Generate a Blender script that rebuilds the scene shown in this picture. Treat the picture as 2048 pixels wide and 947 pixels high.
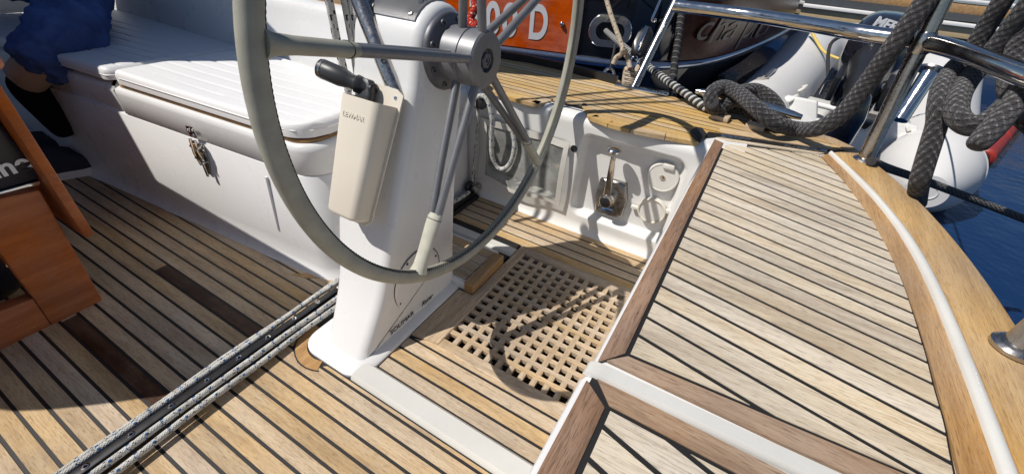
import bpy, bmesh, math, random
from mathutils import Vector, Matrix, Quaternion
random.seed(7)
for o in list(bpy.data.objects): bpy.data.objects.remove(o)
S = bpy.context.scene
COL = S.collection
V = Vector
# ------------------------------------------------------------------ camera
H = 1.2; FPX = 847.845
yaw, pit, rol = map(math.radians, (62.1379, 36.0405, 4.63223))
FW = V((math.cos(pit)*math.sin(yaw), math.cos(pit)*math.cos(yaw), -math.sin(pit)))
_rt = V((math.cos(yaw), -math.sin(yaw), 0)); _up = _rt.cross(FW)
RT = _rt*math.cos(rol) + _up*math.sin(rol); UP = -_rt*math.sin(rol) + _up*math.cos(rol)
cam = bpy.data.cameras.new('camera'); co = bpy.data.objects.new('camera', cam); COL.objects.link(co)
cam.sensor_width = 36; cam.lens = 36*FPX/2048; cam.clip_start = 0.02; cam.clip_end = 3000
m = Matrix((RT, UP, -FW)).transposed().to_4x4(); m.translation = V((0, 0, H)); co.matrix_world = m
S.camera = co
# ------------------------------------------------------------------ sky, sun, exposure
SAZ, SEL = math.radians(320), math.radians(52)
SUN = V((math.sin(SAZ)*math.cos(SEL), math.cos(SAZ)*math.cos(SEL), math.sin(SEL)))
W = bpy.data.worlds.new('World'); S.world = W; W.use_nodes = True
nt = W.node_tree; sky = nt.nodes.new('ShaderNodeTexSky'); sky.sky_type = 'NISHITA'; sky.sun_disc = False
sky.ozone_density = 3.5; sky.dust_density = .4; sky.sun_elevation = SEL; sky.sun_rotation = SAZ
bg = nt.nodes['Background']; bg.inputs[1].default_value = 0.06
nt.links.new(sky.outputs[0], bg.inputs[0])
sl = bpy.data.lights.new('sun', 'SUN'); sl.energy = 4.25; sl.angle = math.radians(.53); sl.color = (1, .955, .89)
so = bpy.data.objects.new('sun', sl); COL.objects.link(so); so.rotation_euler = SUN.to_track_quat('Z', 'Y').to_euler()
S.view_settings.view_transform = 'Standard'; S.view_settings.look = 'None'; S.view_settings.exposure = 0.16
S.render.engine = 'CYCLES'
# ------------------------------------------------------------------ helpers
def ray(x, y): return FW + RT*((x-1024)/FPX) - UP*((y-473.5)/FPX)
CP = V((0, 0, H))
def az(x, y, z): d = ray(x, y); return CP + d*((z-H)/d.z)      # the point of a view ray on the level z
def ax(x, y, X): d = ray(x, y); return CP + d*(X/d.x)          # ... on the plane x = X
def ay(x, y, Y): d = ray(x, y); return CP + d*(Y/d.y)
def ad(x, y, D): return CP + ray(x, y)*D                       # ... at depth D
def xy(p): return (p[0], p[1])
def lerp(a, b, t): return a+(b-a)*t
def spl(pts, n=8, closed=False):
    P = [V(p) for p in pts]; out = []; N = len(P)
    rng = range(N if closed else N-1)
    for i in rng:
        g = (lambda k: P[k % N]) if closed else (lambda k: P[max(0, min(N-1, k))])
        p0, p1, p2, p3 = g(i-1), g(i), g(i+1), g(i+2)
        for j in range(n):
            t = j/n
            out.append(.5*((2*p1)+(p2-p0)*t+(2*p0-5*p1+4*p2-p3)*t*t+(3*p1-p0-3*p2+p3)*t**3))
    if not closed: out.append(P[-1])
    return out
def tube(bm, pts, r, seg=10, closed=False, caps=True):
    pts = [V(p) for p in pts]; N = len(pts)
    R = r if isinstance(r, (list, tuple)) else [r]*N
    uvl = bm.loops.layers.uv.verify()
    tan = []
    for i in range(N):
        a = pts[(i-1) % N] if closed else pts[max(i-1, 0)]; b = pts[(i+1) % N] if closed else pts[min(i+1, N-1)]
        t = (b-a); tan.append(t.normalized() if t.length > 1e-9 else V((0, 0, 1)))
    n = tan[0].orthogonal().normalized(); rings = []; L = [0]
    for i in range(N):
        if i:
            q = tan[i-1].rotation_difference(tan[i]); n = (q @ n).normalized(); L.append(L[-1]+(pts[i]-pts[i-1]).length)
        b = tan[i].cross(n)
        rings.append([bm.verts.new(pts[i]+(n*math.cos(2*math.pi*k/seg)+b*math.sin(2*math.pi*k/seg))*R[i]) for k in range(seg)])
    L.append(L[-1]+(pts[0]-pts[-1]).length)
    for i in range(N if closed else N-1):
        j = (i+1) % N
        off = 0
        if closed and j == 0:
            off = min(range(seg), key=lambda o: (rings[0][o].co-rings[i][0].co).length)
        for k in range(seg):
            f = bm.faces.new((rings[i][k], rings[i][(k+1) % seg], rings[j][(k+1+off) % seg], rings[j][(k+off) % seg])); f.smooth = True
            for l, (u, v) in zip(f.loops, ((k/seg, L[i]), ((k+1)/seg, L[i]), ((k+1)/seg, L[i+1]), (k/seg, L[i+1]))): l[uvl].uv = (u, v)
    if caps and not closed:
        bm.faces.new(rings[0][::-1]); bm.faces.new(rings[-1])
    return bm
def prism(bm, poly, z0, z1):
    p = [V((a[0], a[1], 0)) for a in poly]
    ar = sum(p[i].x*p[(i+1) % len(p)].y-p[(i+1) % len(p)].x*p[i].y for i in range(len(p)))
    if ar < 0: p.reverse()
    lo = [bm.verts.new((a.x, a.y, z0)) for a in p]; hi = [bm.verts.new((a.x, a.y, z1)) for a in p]
    n = len(p); bm.faces.new(hi); bm.faces.new(lo[::-1])
    for i in range(n): bm.faces.new((lo[i], lo[(i+1) % n], hi[(i+1) % n], hi[i]))
    return bm
def hull(bm, A, B):           # loft between two equal rings, capped
    n = len(A); a = [bm.verts.new(p) for p in A]; b = [bm.verts.new(p) for p in B]
    bm.faces.new(a[::-1]); bm.faces.new(b)
    for i in range(n): bm.faces.new((a[i], a[(i+1) % n], b[(i+1) % n], b[i]))
    return bm
def loft(bm, rings, cap0=True, cap1=True, smooth=True, closed=True):
    R = [[bm.verts.new(p) for p in r] for r in rings]; n = len(R[0])
    for i in range(len(R)-1):
        for k in range(n if closed else n-1):
            f = bm.faces.new((R[i][k], R[i][(k+1) % n], R[i+1][(k+1) % n], R[i+1][k])); f.smooth = smooth
    if cap0: bm.faces.new(R[0][::-1])
    if cap1: bm.faces.new(R[-1])
    return bm
def box(bm, c, s, axes=None):
    A = axes or (V((1, 0, 0)), V((0, 1, 0)), V((0, 0, 1))); c = V(c)
    v = [[[bm.verts.new(c+A[0]*s[0]*.5*i+A[1]*s[1]*.5*j+A[2]*s[2]*.5*k) for k in (-1, 1)] for j in (-1, 1)] for i in (-1, 1)]
    for q in ((v[0][0][0], v[0][0][1], v[0][1][1], v[0][1][0]), (v[1][0][0], v[1][1][0], v[1][1][1], v[1][0][1]),
              (v[0][0][0], v[1][0][0], v[1][0][1], v[0][0][1]), (v[0][1][0], v[0][1][1], v[1][1][1], v[1][1][0]),
              (v[0][0][0], v[0][1][0], v[1][1][0], v[1][0][0]), (v[0][0][1], v[1][0][1], v[1][1][1], v[0][1][1])): bm.faces.new(q)
    return bm
def frame_of(d):
    d = V(d).normalized(); n = d.orthogonal().normalized(); return n, d.cross(n), d
def lathe(bm, base, d, prof, seg=32, cap=True):   # prof: (distance along d, radius)
    n, b, d = frame_of(d); base = V(base)
    rings = [[base+d*h+(n*math.cos(2*math.pi*k/seg)+b*math.sin(2*math.pi*k/seg))*r for k in range(seg)] for h, r in prof]
    return loft(bm, rings, cap, cap)
def grid(bm, fn, nu, nv):
    vs = [[bm.verts.new(fn(i/nu, j/nv)) for j in range(nv+1)] for i in range(nu+1)]
    uvl = bm.loops.layers.uv.verify()
    for i in range(nu):
        for j in range(nv):
            f = bm.faces.new((vs[i][j], vs[i+1][j], vs[i+1][j+1], vs[i][j+1])); f.smooth = True
            for l, (u, v) in zip(f.loops, ((i, j), (i+1, j), (i+1, j+1), (i, j+1))): l[uvl].uv = (u/nu, v/nv)
    return vs
def sphere(bm, c, r, sx=1, sy=1, sz=1, seg=16):
    c = V(c); q = bmesh.ops.create_uvsphere(bm, u_segments=seg, v_segments=seg//2+2, radius=r)
    for v in q['verts']: v.co = c+V((v.co.x*sx, v.co.y*sy, v.co.z*sz))
    for f in {f for v in q['verts'] for f in v.link_faces}: f.smooth = True
def bevel(bm, w, seg=2, ang=35):
    bm.normal_update()
    es = [e for e in bm.edges if len(e.link_faces) == 2 and e.calc_face_angle(0) > math.radians(ang)]
    if es: bmesh.ops.bevel(bm, geom=es, offset=w, segments=seg, profile=.5, affect='EDGES', clamp_overlap=True)
    return bm
def B(): return bmesh.new()
WLOC = {}
def link(o, parent):
    COL.objects.link(o)
    if parent is not None:
        o.parent = parent; o.location = -WLOC.get(parent.name, V((0, 0, 0)))
    WLOC[o.name] = V((0, 0, 0)); return o
def obj(name, bm, mat, parent=None, smooth=None, ang=38, recalc=True):
    if recalc: bmesh.ops.recalc_face_normals(bm, faces=bm.faces[:])
    me = bpy.data.meshes.new(name); bm.to_mesh(me); bm.free(); me.materials.append(mat)
    if smooth is not False:
        me.polygons.foreach_set('use_smooth', [True]*len(me.polygons)); me.set_sharp_from_angle(angle=math.radians(ang))
    o = bpy.data.objects.new(name, me); return link(o, parent)
def tag(o, label, cat, group=None):
    o['label'] = label; o['category'] = cat
    if group: o['group'] = group
    return o
def thing(name, label, cat, loc=(0, 0, 0), group=None):
    o = bpy.data.objects.new(name, None); COL.objects.link(o); o.location = loc; o.empty_display_size = .05
    WLOC[o.name] = V(loc); return tag(o, label, cat, group)
def struct(name, bm, mat, **k):
    o = obj(name, bm, mat, **k); o['kind'] = 'structure'; return o
def textbm(s, size, origin, xdir, ydir, depth=.001, shear=0, bold=0, sx=1.0, align='LEFT', lift=.0005):
    cu = bpy.data.curves.new('lettering', 'FONT'); cu.body = s; cu.size = size; cu.extrude = depth/2; cu.shear = shear; cu.offset = bold; cu.align_x = align
    t = bpy.data.objects.new('lettering', cu); COL.objects.link(t); dg = bpy.context.evaluated_depsgraph_get()
    me = bpy.data.meshes.new_from_object(t.evaluated_get(dg)); bm = bmesh.new(); bm.from_mesh(me)
    bpy.data.objects.remove(t); bpy.data.meshes.remove(me)
    X = V(xdir).normalized(); Y = V(ydir); Y = (Y-X*Y.dot(X)).normalized(); Z = X.cross(Y)
    for v in bm.verts: c = v.co.copy(); v.co = V(origin)+X*c.x*sx+Y*c.y+Z*(c.z+lift+depth/2)
    return bm
# ------------------------------------------------------------------ materials
class N:
    def __init__(s, name):
        s.m = bpy.data.materials.new(name); s.m.use_nodes = True; s.t = s.m.node_tree; s.p = s.t.nodes['Principled BSDF']
        s.tc = None
    def n(s, typ, **k):
        q = s.t.nodes.new('ShaderNode'+typ)
        for a, b in k.items(): setattr(q, a, b)
        return q
    def l(s, a, b): s.t.links.new(a, b)
    def co(s, scale=(1, 1, 1), kind='Object', rot=(0, 0, 0)):
        if s.tc is None: s.tc = s.n('TexCoord')
        mp = s.n('Mapping'); mp.inputs['Scale'].default_value = scale; mp.inputs['Rotation'].default_value = rot
        s.l(s.tc.outputs[kind], mp.inputs[0]); return mp.outputs[0]
    def noise(s, co, sc=1, det=4, rough=.55):
        q = s.n('TexNoise'); q.inputs['Scale'].default_value = sc; q.inputs['Detail'].default_value = det; q.inputs['Roughness'].default_value = rough
        s.l(co, q.inputs['Vector']); return q.outputs['Fac']
    def math(s, op, a, b=None, c=None):
        q = s.n('Math', operation=op)
        for i, v in enumerate((a, b, c)):
            if v is None: continue
            if isinstance(v, (int, float)): q.inputs[i].default_value = v
            else: s.l(v, q.inputs[i])
        return q.outputs[0]
    def ramp(s, f, stops):
        q = s.n('ValToRGB'); e = q.color_ramp.elements
        while len(e) < len(stops): e.new(.5)
        for el, (p, c) in zip(e, stops): el.position = p; el.color = (*c, 1) if len(c) == 3 else c
        s.l(f, q.inputs[0]); return q.outputs[0]
    def mix(s, f, a, b, mode='MIX'):
        q = s.n('Mix', data_type='RGBA', blend_type=mode)
        for i, v in ((0, f), (6, a), (7, b)):
            if isinstance(v, (int, float)): q.inputs[i].default_value = v
            elif isinstance(v, tuple): q.inputs[i].default_value = (*v, 1)
            else: s.l(v, q.inputs[i])
        return q.outputs[2]
    def hsv(s, c, h=None, sat=None, v=None):
        q = s.n('HueSaturation')
        for nm, x in (('Hue', h), ('Saturation', sat), ('Value', v)):
            if x is None: continue
            if isinstance(x, (int, float)): q.inputs[nm].default_value = x
            else: s.l(x, q.inputs[nm])
        s.l(c, q.inputs['Color']); return q.outputs[0]
    def rnd(s): return s.n('ObjectInfo').outputs['Random']
    def rng(s, f, a, b, c=0, d=1):
        q = s.n('MapRange'); q.inputs[1].default_value = c; q.inputs[2].default_value = d; q.inputs[3].default_value = a; q.inputs[4].default_value = b
        s.l(f, q.inputs[0]); return q.outputs[0]
    def bump(s, h, st=.3, dist=.002):
        q = s.n('Bump'); q.inputs['Strength'].default_value = st; q.inputs['Distance'].default_value = dist
        s.l(h, q.inputs['Height']); s.l(q.outputs[0], s.p.inputs['Normal'])
    def set(s, **k):
        for a, b in k.items():
            i = s.p.inputs[a.replace('_', ' ')]
            if isinstance(b, (int, float)): i.default_value = b
            elif isinstance(b, tuple): i.default_value = (*b, 1) if len(b) == 3 else b
            else: s.l(b, i)
        return s
def lin(r, g, b): return tuple(((c/255+.055)/1.055)**2.4 if c > 10 else c/255/12.92 for c in (r, g, b))
def teak(name, light, mid, dark, axis='y', rough=.72, fine=1.0, vary=.35, ang=0):
    q = N(name); rot = (0, 0, ang)
    S3 = lambda across, along: ((across, along, across) if axis == 'y' else (along, across, across))
    a = q.noise(q.co(S3(24, 2.4), rot=rot), 1, 5, .6)            # broad bands of the board
    b = q.noise(q.co(S3(230, 13), rot=rot), 1, 4, .62)             # grain lines
    d = q.noise(q.co(S3(560, 42), rot=rot), 1, 2, .5)             # short dark pores
    c = q.noise(q.co((2.5, 2.5, 2.5)), 1, 4, .6)                  # weathering patches
    e = q.noise(q.co(S3(90, 40), rot=rot), 1, 5, .7)
    col = q.ramp(a, [(.30, tuple(lerp(x, y, .55) for x, y in zip(mid, dark))), (.5, mid), (.70, light)])
    col = q.mix(q.rng(b, 0, .62*fine, .5, .74), col, dark)
    col = q.mix(q.rng(b, 0, .35*fine, .46, .28), col, tuple(min(1, x*1.12) for x in light))
    col = q.mix(q.rng(d, 0, .55*fine, .56, .70), col, tuple(x*.5 for x in dark))
    col = q.mix(q.rng(e, 0, .22, .5, .75), col, tuple(lerp(sum(light)/3, x, .45) for x in light))
    r1 = q.rnd(); r2 = q.math('FRACT', q.math('MULTIPLY', r1, 7.31))
    col = q.hsv(col, sat=q.math('MULTIPLY', q.rng(r1, 1-vary*.8, 1+vary*.6), q.rng(c, .85, 1.15, .3, .7)), v=q.math('MULTIPLY', q.rng(c, .88, 1.12, .3, .7), q.rng(r2, 1+vary*.28, 1-vary*.4)))
    q.set(Base_Color=col, Roughness=rough, Specular_IOR_Level=.25)
    q.bump(q.math('ADD', b, d), .4, .0012); return q.m
def plain(name, c, rough=.5, metal=0, var=.08, vs=8, bump=0, bs=300, coat=0, rv=.0, spec=.5, dirt=None):
    q = N(name); col = q.hsv(q.mix(1.0, c, c), v=q.rng(q.noise(q.co((vs,)*3), 1, 4), 1-var, 1+var, .3, .7))
    if dirt:
        col = q.mix(q.rng(q.noise(q.co((5, 5, 14)), 1, 6, .65), 0, dirt[1], .52, .75), col, dirt[0])
    q.set(Base_Color=col, Metallic=metal, Coat_Weight=coat, Specular_IOR_Level=spec)
    q.set(Roughness=q.rng(q.noise(q.co((vs*3,)*3), 1, 5), max(.02, rough-rv), rough+rv, .3, .7) if rv else rough)
    if bump: q.bump(q.noise(q.co((bs,)*3), 1, 3), bump, .001)
    return q.m
def rope(name, base, flecks=(), braid=60, strand=6, r=.01, bump=.6, soft=0):
    # flecks: (colour, around count, along count, seed, threshold)
    q = N(name); tc = q.n('TexCoord'); sp = q.n('SeparateXYZ'); q.l(tc.outputs['UV'], sp.inputs[0]); u, v = sp.outputs[0], sp.outputs[1]
    wob = q.noise(q.co((30,)*3), 1, 3)
    U = q.math('MULTIPLY', u, 2*math.pi*strand/2); Vv = q.math('MULTIPLY', q.math('ADD', v, q.math('MULTIPLY', wob, .012 if soft else .0)), braid)
    a = q.math('SINE', q.math('ADD', U, Vv)); b = q.math('SINE', q.math('SUBTRACT', U, Vv))
    if soft:      # two-over-two plait: long overlapping strands
        h = q.math('MAXIMUM', q.math('MULTIPLY', q.math('ADD', a, 1), q.rng(b, .35, 1, -.4, .6)), q.math('MULTIPLY', q.math('ADD', b, 1), q.rng(b, 1, .35, -.6, .4)))
        h = q.math('ADD', q.math('MULTIPLY', h, .62), q.math('MULTIPLY', q.noise(q.co((420,)*3), 1, 3, .7), .35))
        lo, hi, cb = .22, 1.6, 1.35
    else:
        h = q.math('ABSOLUTE', q.math('MULTIPLY', a, b)); lo, hi, cb = .62, 1.1, 1
    col = q.hsv(q.mix(1.0, base, base), v=q.math('MULTIPLY', q.rng(h, lo, hi, 0, cb), q.rng(q.noise(q.co((22,)*3), 1, 5, .65), .7, 1.3, .3, .7)))  # gaps between the strands darkened, their shade put into the colour
    if soft: col = q.mix(q.rng(q.noise(q.co((900,)*3), 1, 2), 0, .5, .58, .72), col, tuple(min(1, x*3.2) for x in base))
    for c, ka, kl, ph, th in flecks:
        du = q.math('FRACT', q.math('ADD', q.math('MULTIPLY', u, ka), q.math('MULTIPLY', q.math('FLOOR', q.math('MULTIPLY', v, kl)), .37+ph)))
        dv = q.math('FRACT', q.math('ADD', q.math('MULTIPLY', v, kl), q.math('MULTIPLY', u, ph*2)))
        f = q.math('MULTIPLY', q.math('LESS_THAN', du, th[0]), q.math('LESS_THAN', dv, th[1]))
        col = q.mix(f, col, c)
    q.set(Base_Color=col, Roughness=.85, Specular_IOR_Level=.2); q.bump(h, bump, r*.35)
    if soft: q.set(Sheen_Weight=.25, Sheen_Roughness=.5)
    return q.m
def twist(name, c1, c2, k=45, lay=1, th=.5):
    q = N(name); tc = q.n('TexCoord'); sp = q.n('SeparateXYZ'); q.l(tc.outputs['UV'], sp.inputs[0])
    f = q.math('FRACT', q.math('ADD', q.math('MULTIPLY', sp.outputs[0], lay), q.math('MULTIPLY', sp.outputs[1], k)))
    h = q.math('SINE', q.math('MULTIPLY', q.math('FRACT', q.math('MULTIPLY', f, 2)), math.pi))
    q.set(Base_Color=q.mix(q.math('LESS_THAN', f, th), c1, c2), Roughness=.8); q.bump(h, .8, .006); return q.m

T_FLOOR = teak('weathered_teak', lin(203, 181, 149), lin(189, 164, 130), lin(140, 114, 86), vary=.28)
T_SEAT = teak('silvered_teak', lin(214, 201, 181), lin(203, 188, 164), lin(150, 130, 108), vary=.2)
T_DECK = teak('side_deck_teak', lin(208, 183, 140), lin(196, 166, 120), lin(158, 124, 84), vary=.25)
T_MARG = teak('brown_teak', lin(165, 132, 106), lin(146, 112, 86), lin(100, 72, 52), 'x', vary=.1, fine=1.2)
T_MARGY = teak('brown_teak_lengthwise', lin(178, 152, 128), lin(160, 132, 106), lin(120, 92, 70), 'y', vary=.1)
T_CAP = teak('oiled_teak', lin(193, 163, 120), lin(182, 150, 106), lin(150, 117, 78), 'x', rough=.55, fine=.95, vary=.08, ang=.25)
T_CAP2 = teak('honey_teak', lin(188, 152, 108), lin(173, 136, 92), lin(132, 98, 64), 'x', rough=.55, fine=1.0, vary=.1)
T_GRAT = teak('grating_teak', lin(204, 184, 158), lin(184, 163, 136), lin(132, 110, 88), 'y', vary=.25)
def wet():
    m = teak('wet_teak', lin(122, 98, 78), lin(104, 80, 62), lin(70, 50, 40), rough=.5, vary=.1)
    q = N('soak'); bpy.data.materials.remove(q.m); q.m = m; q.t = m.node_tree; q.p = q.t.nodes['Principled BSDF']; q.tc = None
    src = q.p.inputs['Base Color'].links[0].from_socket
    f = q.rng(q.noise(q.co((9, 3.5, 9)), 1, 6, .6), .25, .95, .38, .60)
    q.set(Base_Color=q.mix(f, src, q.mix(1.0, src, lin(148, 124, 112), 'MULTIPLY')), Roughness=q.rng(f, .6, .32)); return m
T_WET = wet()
def worn_varnish():
    m = teak('varnished_table', lin(184, 112, 68), lin(164, 94, 54), lin(122, 66, 38), 'x', rough=.38, fine=.45, vary=.06)
    q = N('varnish_scuffs'); bpy.data.materials.remove(q.m); q.m = m; q.t = m.node_tree; q.p = q.t.nodes['Principled BSDF']; q.tc = None
    src = q.p.inputs['Base Color'].links[0].from_socket
    sc = q.math('MULTIPLY', q.rng(q.noise(q.co((160, 160, 160)), 1, 3, .6), 0, 1, .66, .74), q.rng(q.noise(q.co((6, 6, 6)), 1, 3), 0, 1, .5, .62))
    sc2 = q.math('MULTIPLY', q.rng(q.noise(q.co((25, 25, 420)), 1, 2), 0, .5, .66, .74), q.rng(q.noise(q.co((9, 9, 9)), 1, 2), 0, 1, .5, .6))
    col = q.mix(q.math('MAXIMUM', sc, sc2), src, lin(214, 178, 140)); q.set(Base_Color=col)
    q.set(Roughness=q.rng(q.noise(q.co((12, 12, 12)), 1, 4), .28, .6, .3, .7)); return m
VARN = worn_varnish()
CAULK = plain('black_caulk', (.012, .011, .011), .6)
GEL = plain('white_gelcoat', (.72, .715, .705), .30, var=.025, vs=3, coat=.2, rv=.06, dirt=((.62, .60, .56), .10))
GELC = plain('weathered_gelcoat', (.60, .59, .555), .34, var=.05, vs=5, rv=.08, dirt=((.42, .39, .33), .35))
GELW = plain('aged_gelcoat', (.74, .73, .705), .36, var=.03, vs=3, rv=.08, dirt=((.55, .52, .46), .22))
ALU = plain('grey_anodised', (.19, .19, .20), .42, .35, var=.08, vs=30, bump=.05, bs=900)
ALUD = plain('dark_grey_casting', (.10, .10, .115), .45, .2, var=.1, vs=20, bump=.06, bs=800)
STEEL = plain('polished_steel', (.72, .70, .67), .13, 1.0, var=.06, vs=12, rv=.07)
STEELD = plain('worn_steel', (.45, .43, .41), .28, 1.0, var=.15, vs=30, rv=.1)
LEATH = plain('green_grey_leather', (.315, .305, .25), .62, var=.12, vs=25, bump=.25, bs=420, dirt=((.42, .41, .35), .5))
LEATHL = plain('pale_leather', (.47, .46, .38), .62, var=.1, vs=25, bump=.2, bs=420)
THREAD = plain('dark_thread', (.03, .03, .03), .8)
BLACK = plain('black_plastic', (.018, .018, .02), .35, var=.1, rv=.08)
RUBBER = plain('black_rubber', (.02, .02, .021), .7)
GRIP = plain('charcoal_grip', (.035, .036, .04), .42, bump=.04, bs=300)
CREAM = plain('cream_plastic', (.70, .64, .54), .38, var=.03, vs=6, rv=.05)
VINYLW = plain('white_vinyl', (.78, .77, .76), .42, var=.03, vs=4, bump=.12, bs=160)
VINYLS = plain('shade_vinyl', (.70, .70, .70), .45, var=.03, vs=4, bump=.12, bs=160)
OFFW = plain('off_white_plastic', (.70, .68, .63), .35, var=.03)
PVC = plain('light_grey_hypalon', (.62, .61, .60), .5, var=.03, vs=3, bump=.04, bs=200)
PVCD = plain('grey_dinghy_floor', (.33, .31, .29), .6, var=.06)
WHITEP = plain('white_paint', (.80, .79, .77), .35, var=.03)
NAVY = plain('navy_gloss_hull', (.007, .008, .013), .06, var=.1, coat=.6)
GREYH = plain('grey_hull_paint', (.09, .10, .115), .2, var=.1, coat=.3)
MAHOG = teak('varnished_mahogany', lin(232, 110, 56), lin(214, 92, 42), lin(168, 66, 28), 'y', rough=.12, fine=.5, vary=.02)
MAHOG_SHADE = teak('shaded_mahogany', lin(92, 46, 32), lin(72, 33, 24), lin(46, 20, 15), 'x', rough=.08, fine=.4, vary=.02)  # the same mahogany darkened, the transom's shade put into its colour
DENIM = plain('blue_denim', (.05, .085, .23), .85, var=.3, vs=9, bump=.35, bs=260, spec=.2)
SOCK = plain('black_sock', (.006, .006, .007), .9, spec=.1)
SHOEM = plain('navy_canvas', (.025, .028, .045), .85)
SKIN = plain('skin', (.50, .33, .24), .5)
SHIRT = plain('dark_teal_shirt', (.03, .05, .07), .85)
HAIR = plain('dark_hair', (.03, .02, .015), .6)
LETW = plain('white_lettering', (.82, .82, .82), .4, var=.01)
LETB = plain('black_lettering', (.01, .01, .01), .5)
LETG = plain('bronze_lettering', (.09, .068, .058), .3)
BLUEP = plain('blue_label', (.02, .12, .30), .3)
RED = plain('red_paint', (.30, .025, .015), .45, var=.2)
GREENL = plain('green_lens', (.02, .3, .14), .3)
CANVAS = plain('blue_canvas', (.03, .05, .12), .8)
CASE = plain('navy_case', (.012, .014, .025), .38, bump=.1, bs=200)
LOCKIN = plain('locker_inside', (.10, .10, .095), .7)
YELL = plain('yellow_line', (.65, .48, .12), .6)
TAN = plain('tan_leather_wrap', (.50, .40, .29), .7, var=.15, vs=40, bump=.3, bs=200)
TRACK = plain('black_track', (.022, .022, .024), .38, .3, rv=.08)
R_BLUE = rope('white_rope_blue_fleck', (.60, .59, .55), [(lin(42, 90, 140), 3, 24, .13, (.34, .22)), ((.03, .03, .04), 4, 30, .31, (.22, .22))], braid=420, strand=8, r=.012, bump=.35)
R_BLACK = rope('white_rope_black_fleck', (.62, .61, .57), [((.02, .02, .025), 3, 26, .17, (.3, .45))], braid=420, strand=8, r=.01, bump=.35)
R_DARK = rope('charcoal_braided_rope', (.038, .035, .038), [], braid=240, strand=16, r=.026, bump=1.0, soft=1)
R_TAN = rope('tan_rope', (.55, .46, .35), [((.15, .08, .05), 2, 40, .2, (.3, .3))], braid=400, strand=8, r=.01)
R_STRIPE = twist('black_white_twisted_rope', (.02, .02, .022), (.45, .45, .43), 34, 1, .45)
R_BTW = twist('black_twisted_rope', (.012, .012, .013), (.16, .15, .14), 26, 1, .12)
R_RED = rope('red_rope', (.45, .03, .02), [((.7, .6, .5), 3, 40, .2, (.3, .3))], braid=300, strand=8, r=.01)
def glass(name, tint, rough, mixw):
    q = N(name); tr = q.n('BsdfTransparent'); tr.inputs[0].default_value = (*tint, 1); mx = q.n('MixShader')
    q.set(Base_Color=(.62, .62, .59), Roughness=rough)
    f = q.rng(q.noise(q.co((9, 9, 9)), 1, 7, .6), mixw[0], mixw[1], .3, .7)
    q.l(f, mx.inputs[0]); q.l(tr.outputs[0], mx.inputs[1]); q.l(q.p.outputs[0], mx.inputs[2]); q.l(mx.outputs[0], q.t.nodes['Material Output'].inputs[0]); return q.m
VINYL = glass('clear_vinyl', (.75, .76, .74), .22, (.18, .55))
def water():
    q = N('harbour_water'); c = q.co((1, 1, 1))
    q.set(Base_Color=(.006, .026, .085), Roughness=.12, IOR=1.33, Specular_IOR_Level=.4)
    h = q.math('ADD', q.noise(c, 2.2, 4), q.math('MULTIPLY', q.noise(c, 9, 3), .25)); q.bump(h, .17, .12); return q.m
WATER = water()
# ------------------------------------------------------------------ the setting
ZD = .57; ZW = -.27
bm = B(); g = [bm.verts.new(p) for p in ((-900, -900, ZW), (900, -900, ZW), (900, 900, ZW), (-900, 900, ZW))]; bm.faces.new(g)
struct('harbour_water', bm, WATER, smooth=False)

def clip(poly, p, n):                     # keep the side of the line that n points to
    out = []; p = V(p); n = V(n)
    for i in range(len(poly)):
        a, b = V(poly[i]), V(poly[(i+1) % len(poly)]); da, db = (a-p).dot(n), (b-p).dot(n)
        if da >= 0: out.append(a)
        if da*db < 0: out.append(a+(b-a)*(da/(da-db)))
    return out
def area(p): return abs(sum(p[i].x*p[(i+1) % len(p)].y-p[(i+1) % len(p)].x*p[i].y for i in range(len(p))))/2
def dedupe(p):
    q = []
    for a in p:
        if not q or (a-q[-1]).length > 1e-4: q.append(a)
    if len(q) > 1 and (q[0]-q[-1]).length < 1e-4: q.pop()
    return q
def planks(parent, region, seams, z, th, mat, gap=.0092, name='teak_plank', wet=None):
    # seams: list of (point, direction) lines, in order of growing x
    for (p0, d0), (p1, d1) in zip(seams[:-1], seams[1:]):
        n0 = V((d0[1], -d0[0])).normalized(); n1 = V((d1[1], -d1[0])).normalized()
        if n0.x < 0: n0 = -n0
        if n1.x < 0: n1 = -n1
        P = clip([V(a) for a in region], V(p0)+n0*gap/2, n0)
        if len(P) > 2: P = clip(P, V(p1)-n1*gap/2, -n1)
        P = dedupe(P)
        if len(P) < 3 or area(P) < 2e-5: continue
        pieces = [(P, mat)]
        if wet:
            for (xa, ya, yb) in wet:
                if p0[0] < xa < p1[0]:
                    pieces = []
                    for a, b, mm in ((-9, ya, mat), (ya, yb, T_WET), (yb, 9, mat)):
                        Q = clip(P, (0, a), (0, 1)); Q = clip(Q, (0, b), (0, -1)) if len(Q) > 2 else Q
                        Q = dedupe(Q)
                        if len(Q) > 2: pieces.append((Q, mm))
        for Q, mm in pieces:
            b_ = B(); prism(b_, Q, z-th, z+random.uniform(-.0006, .0006)); obj(name, b_, mm, parent, smooth=False)

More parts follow.
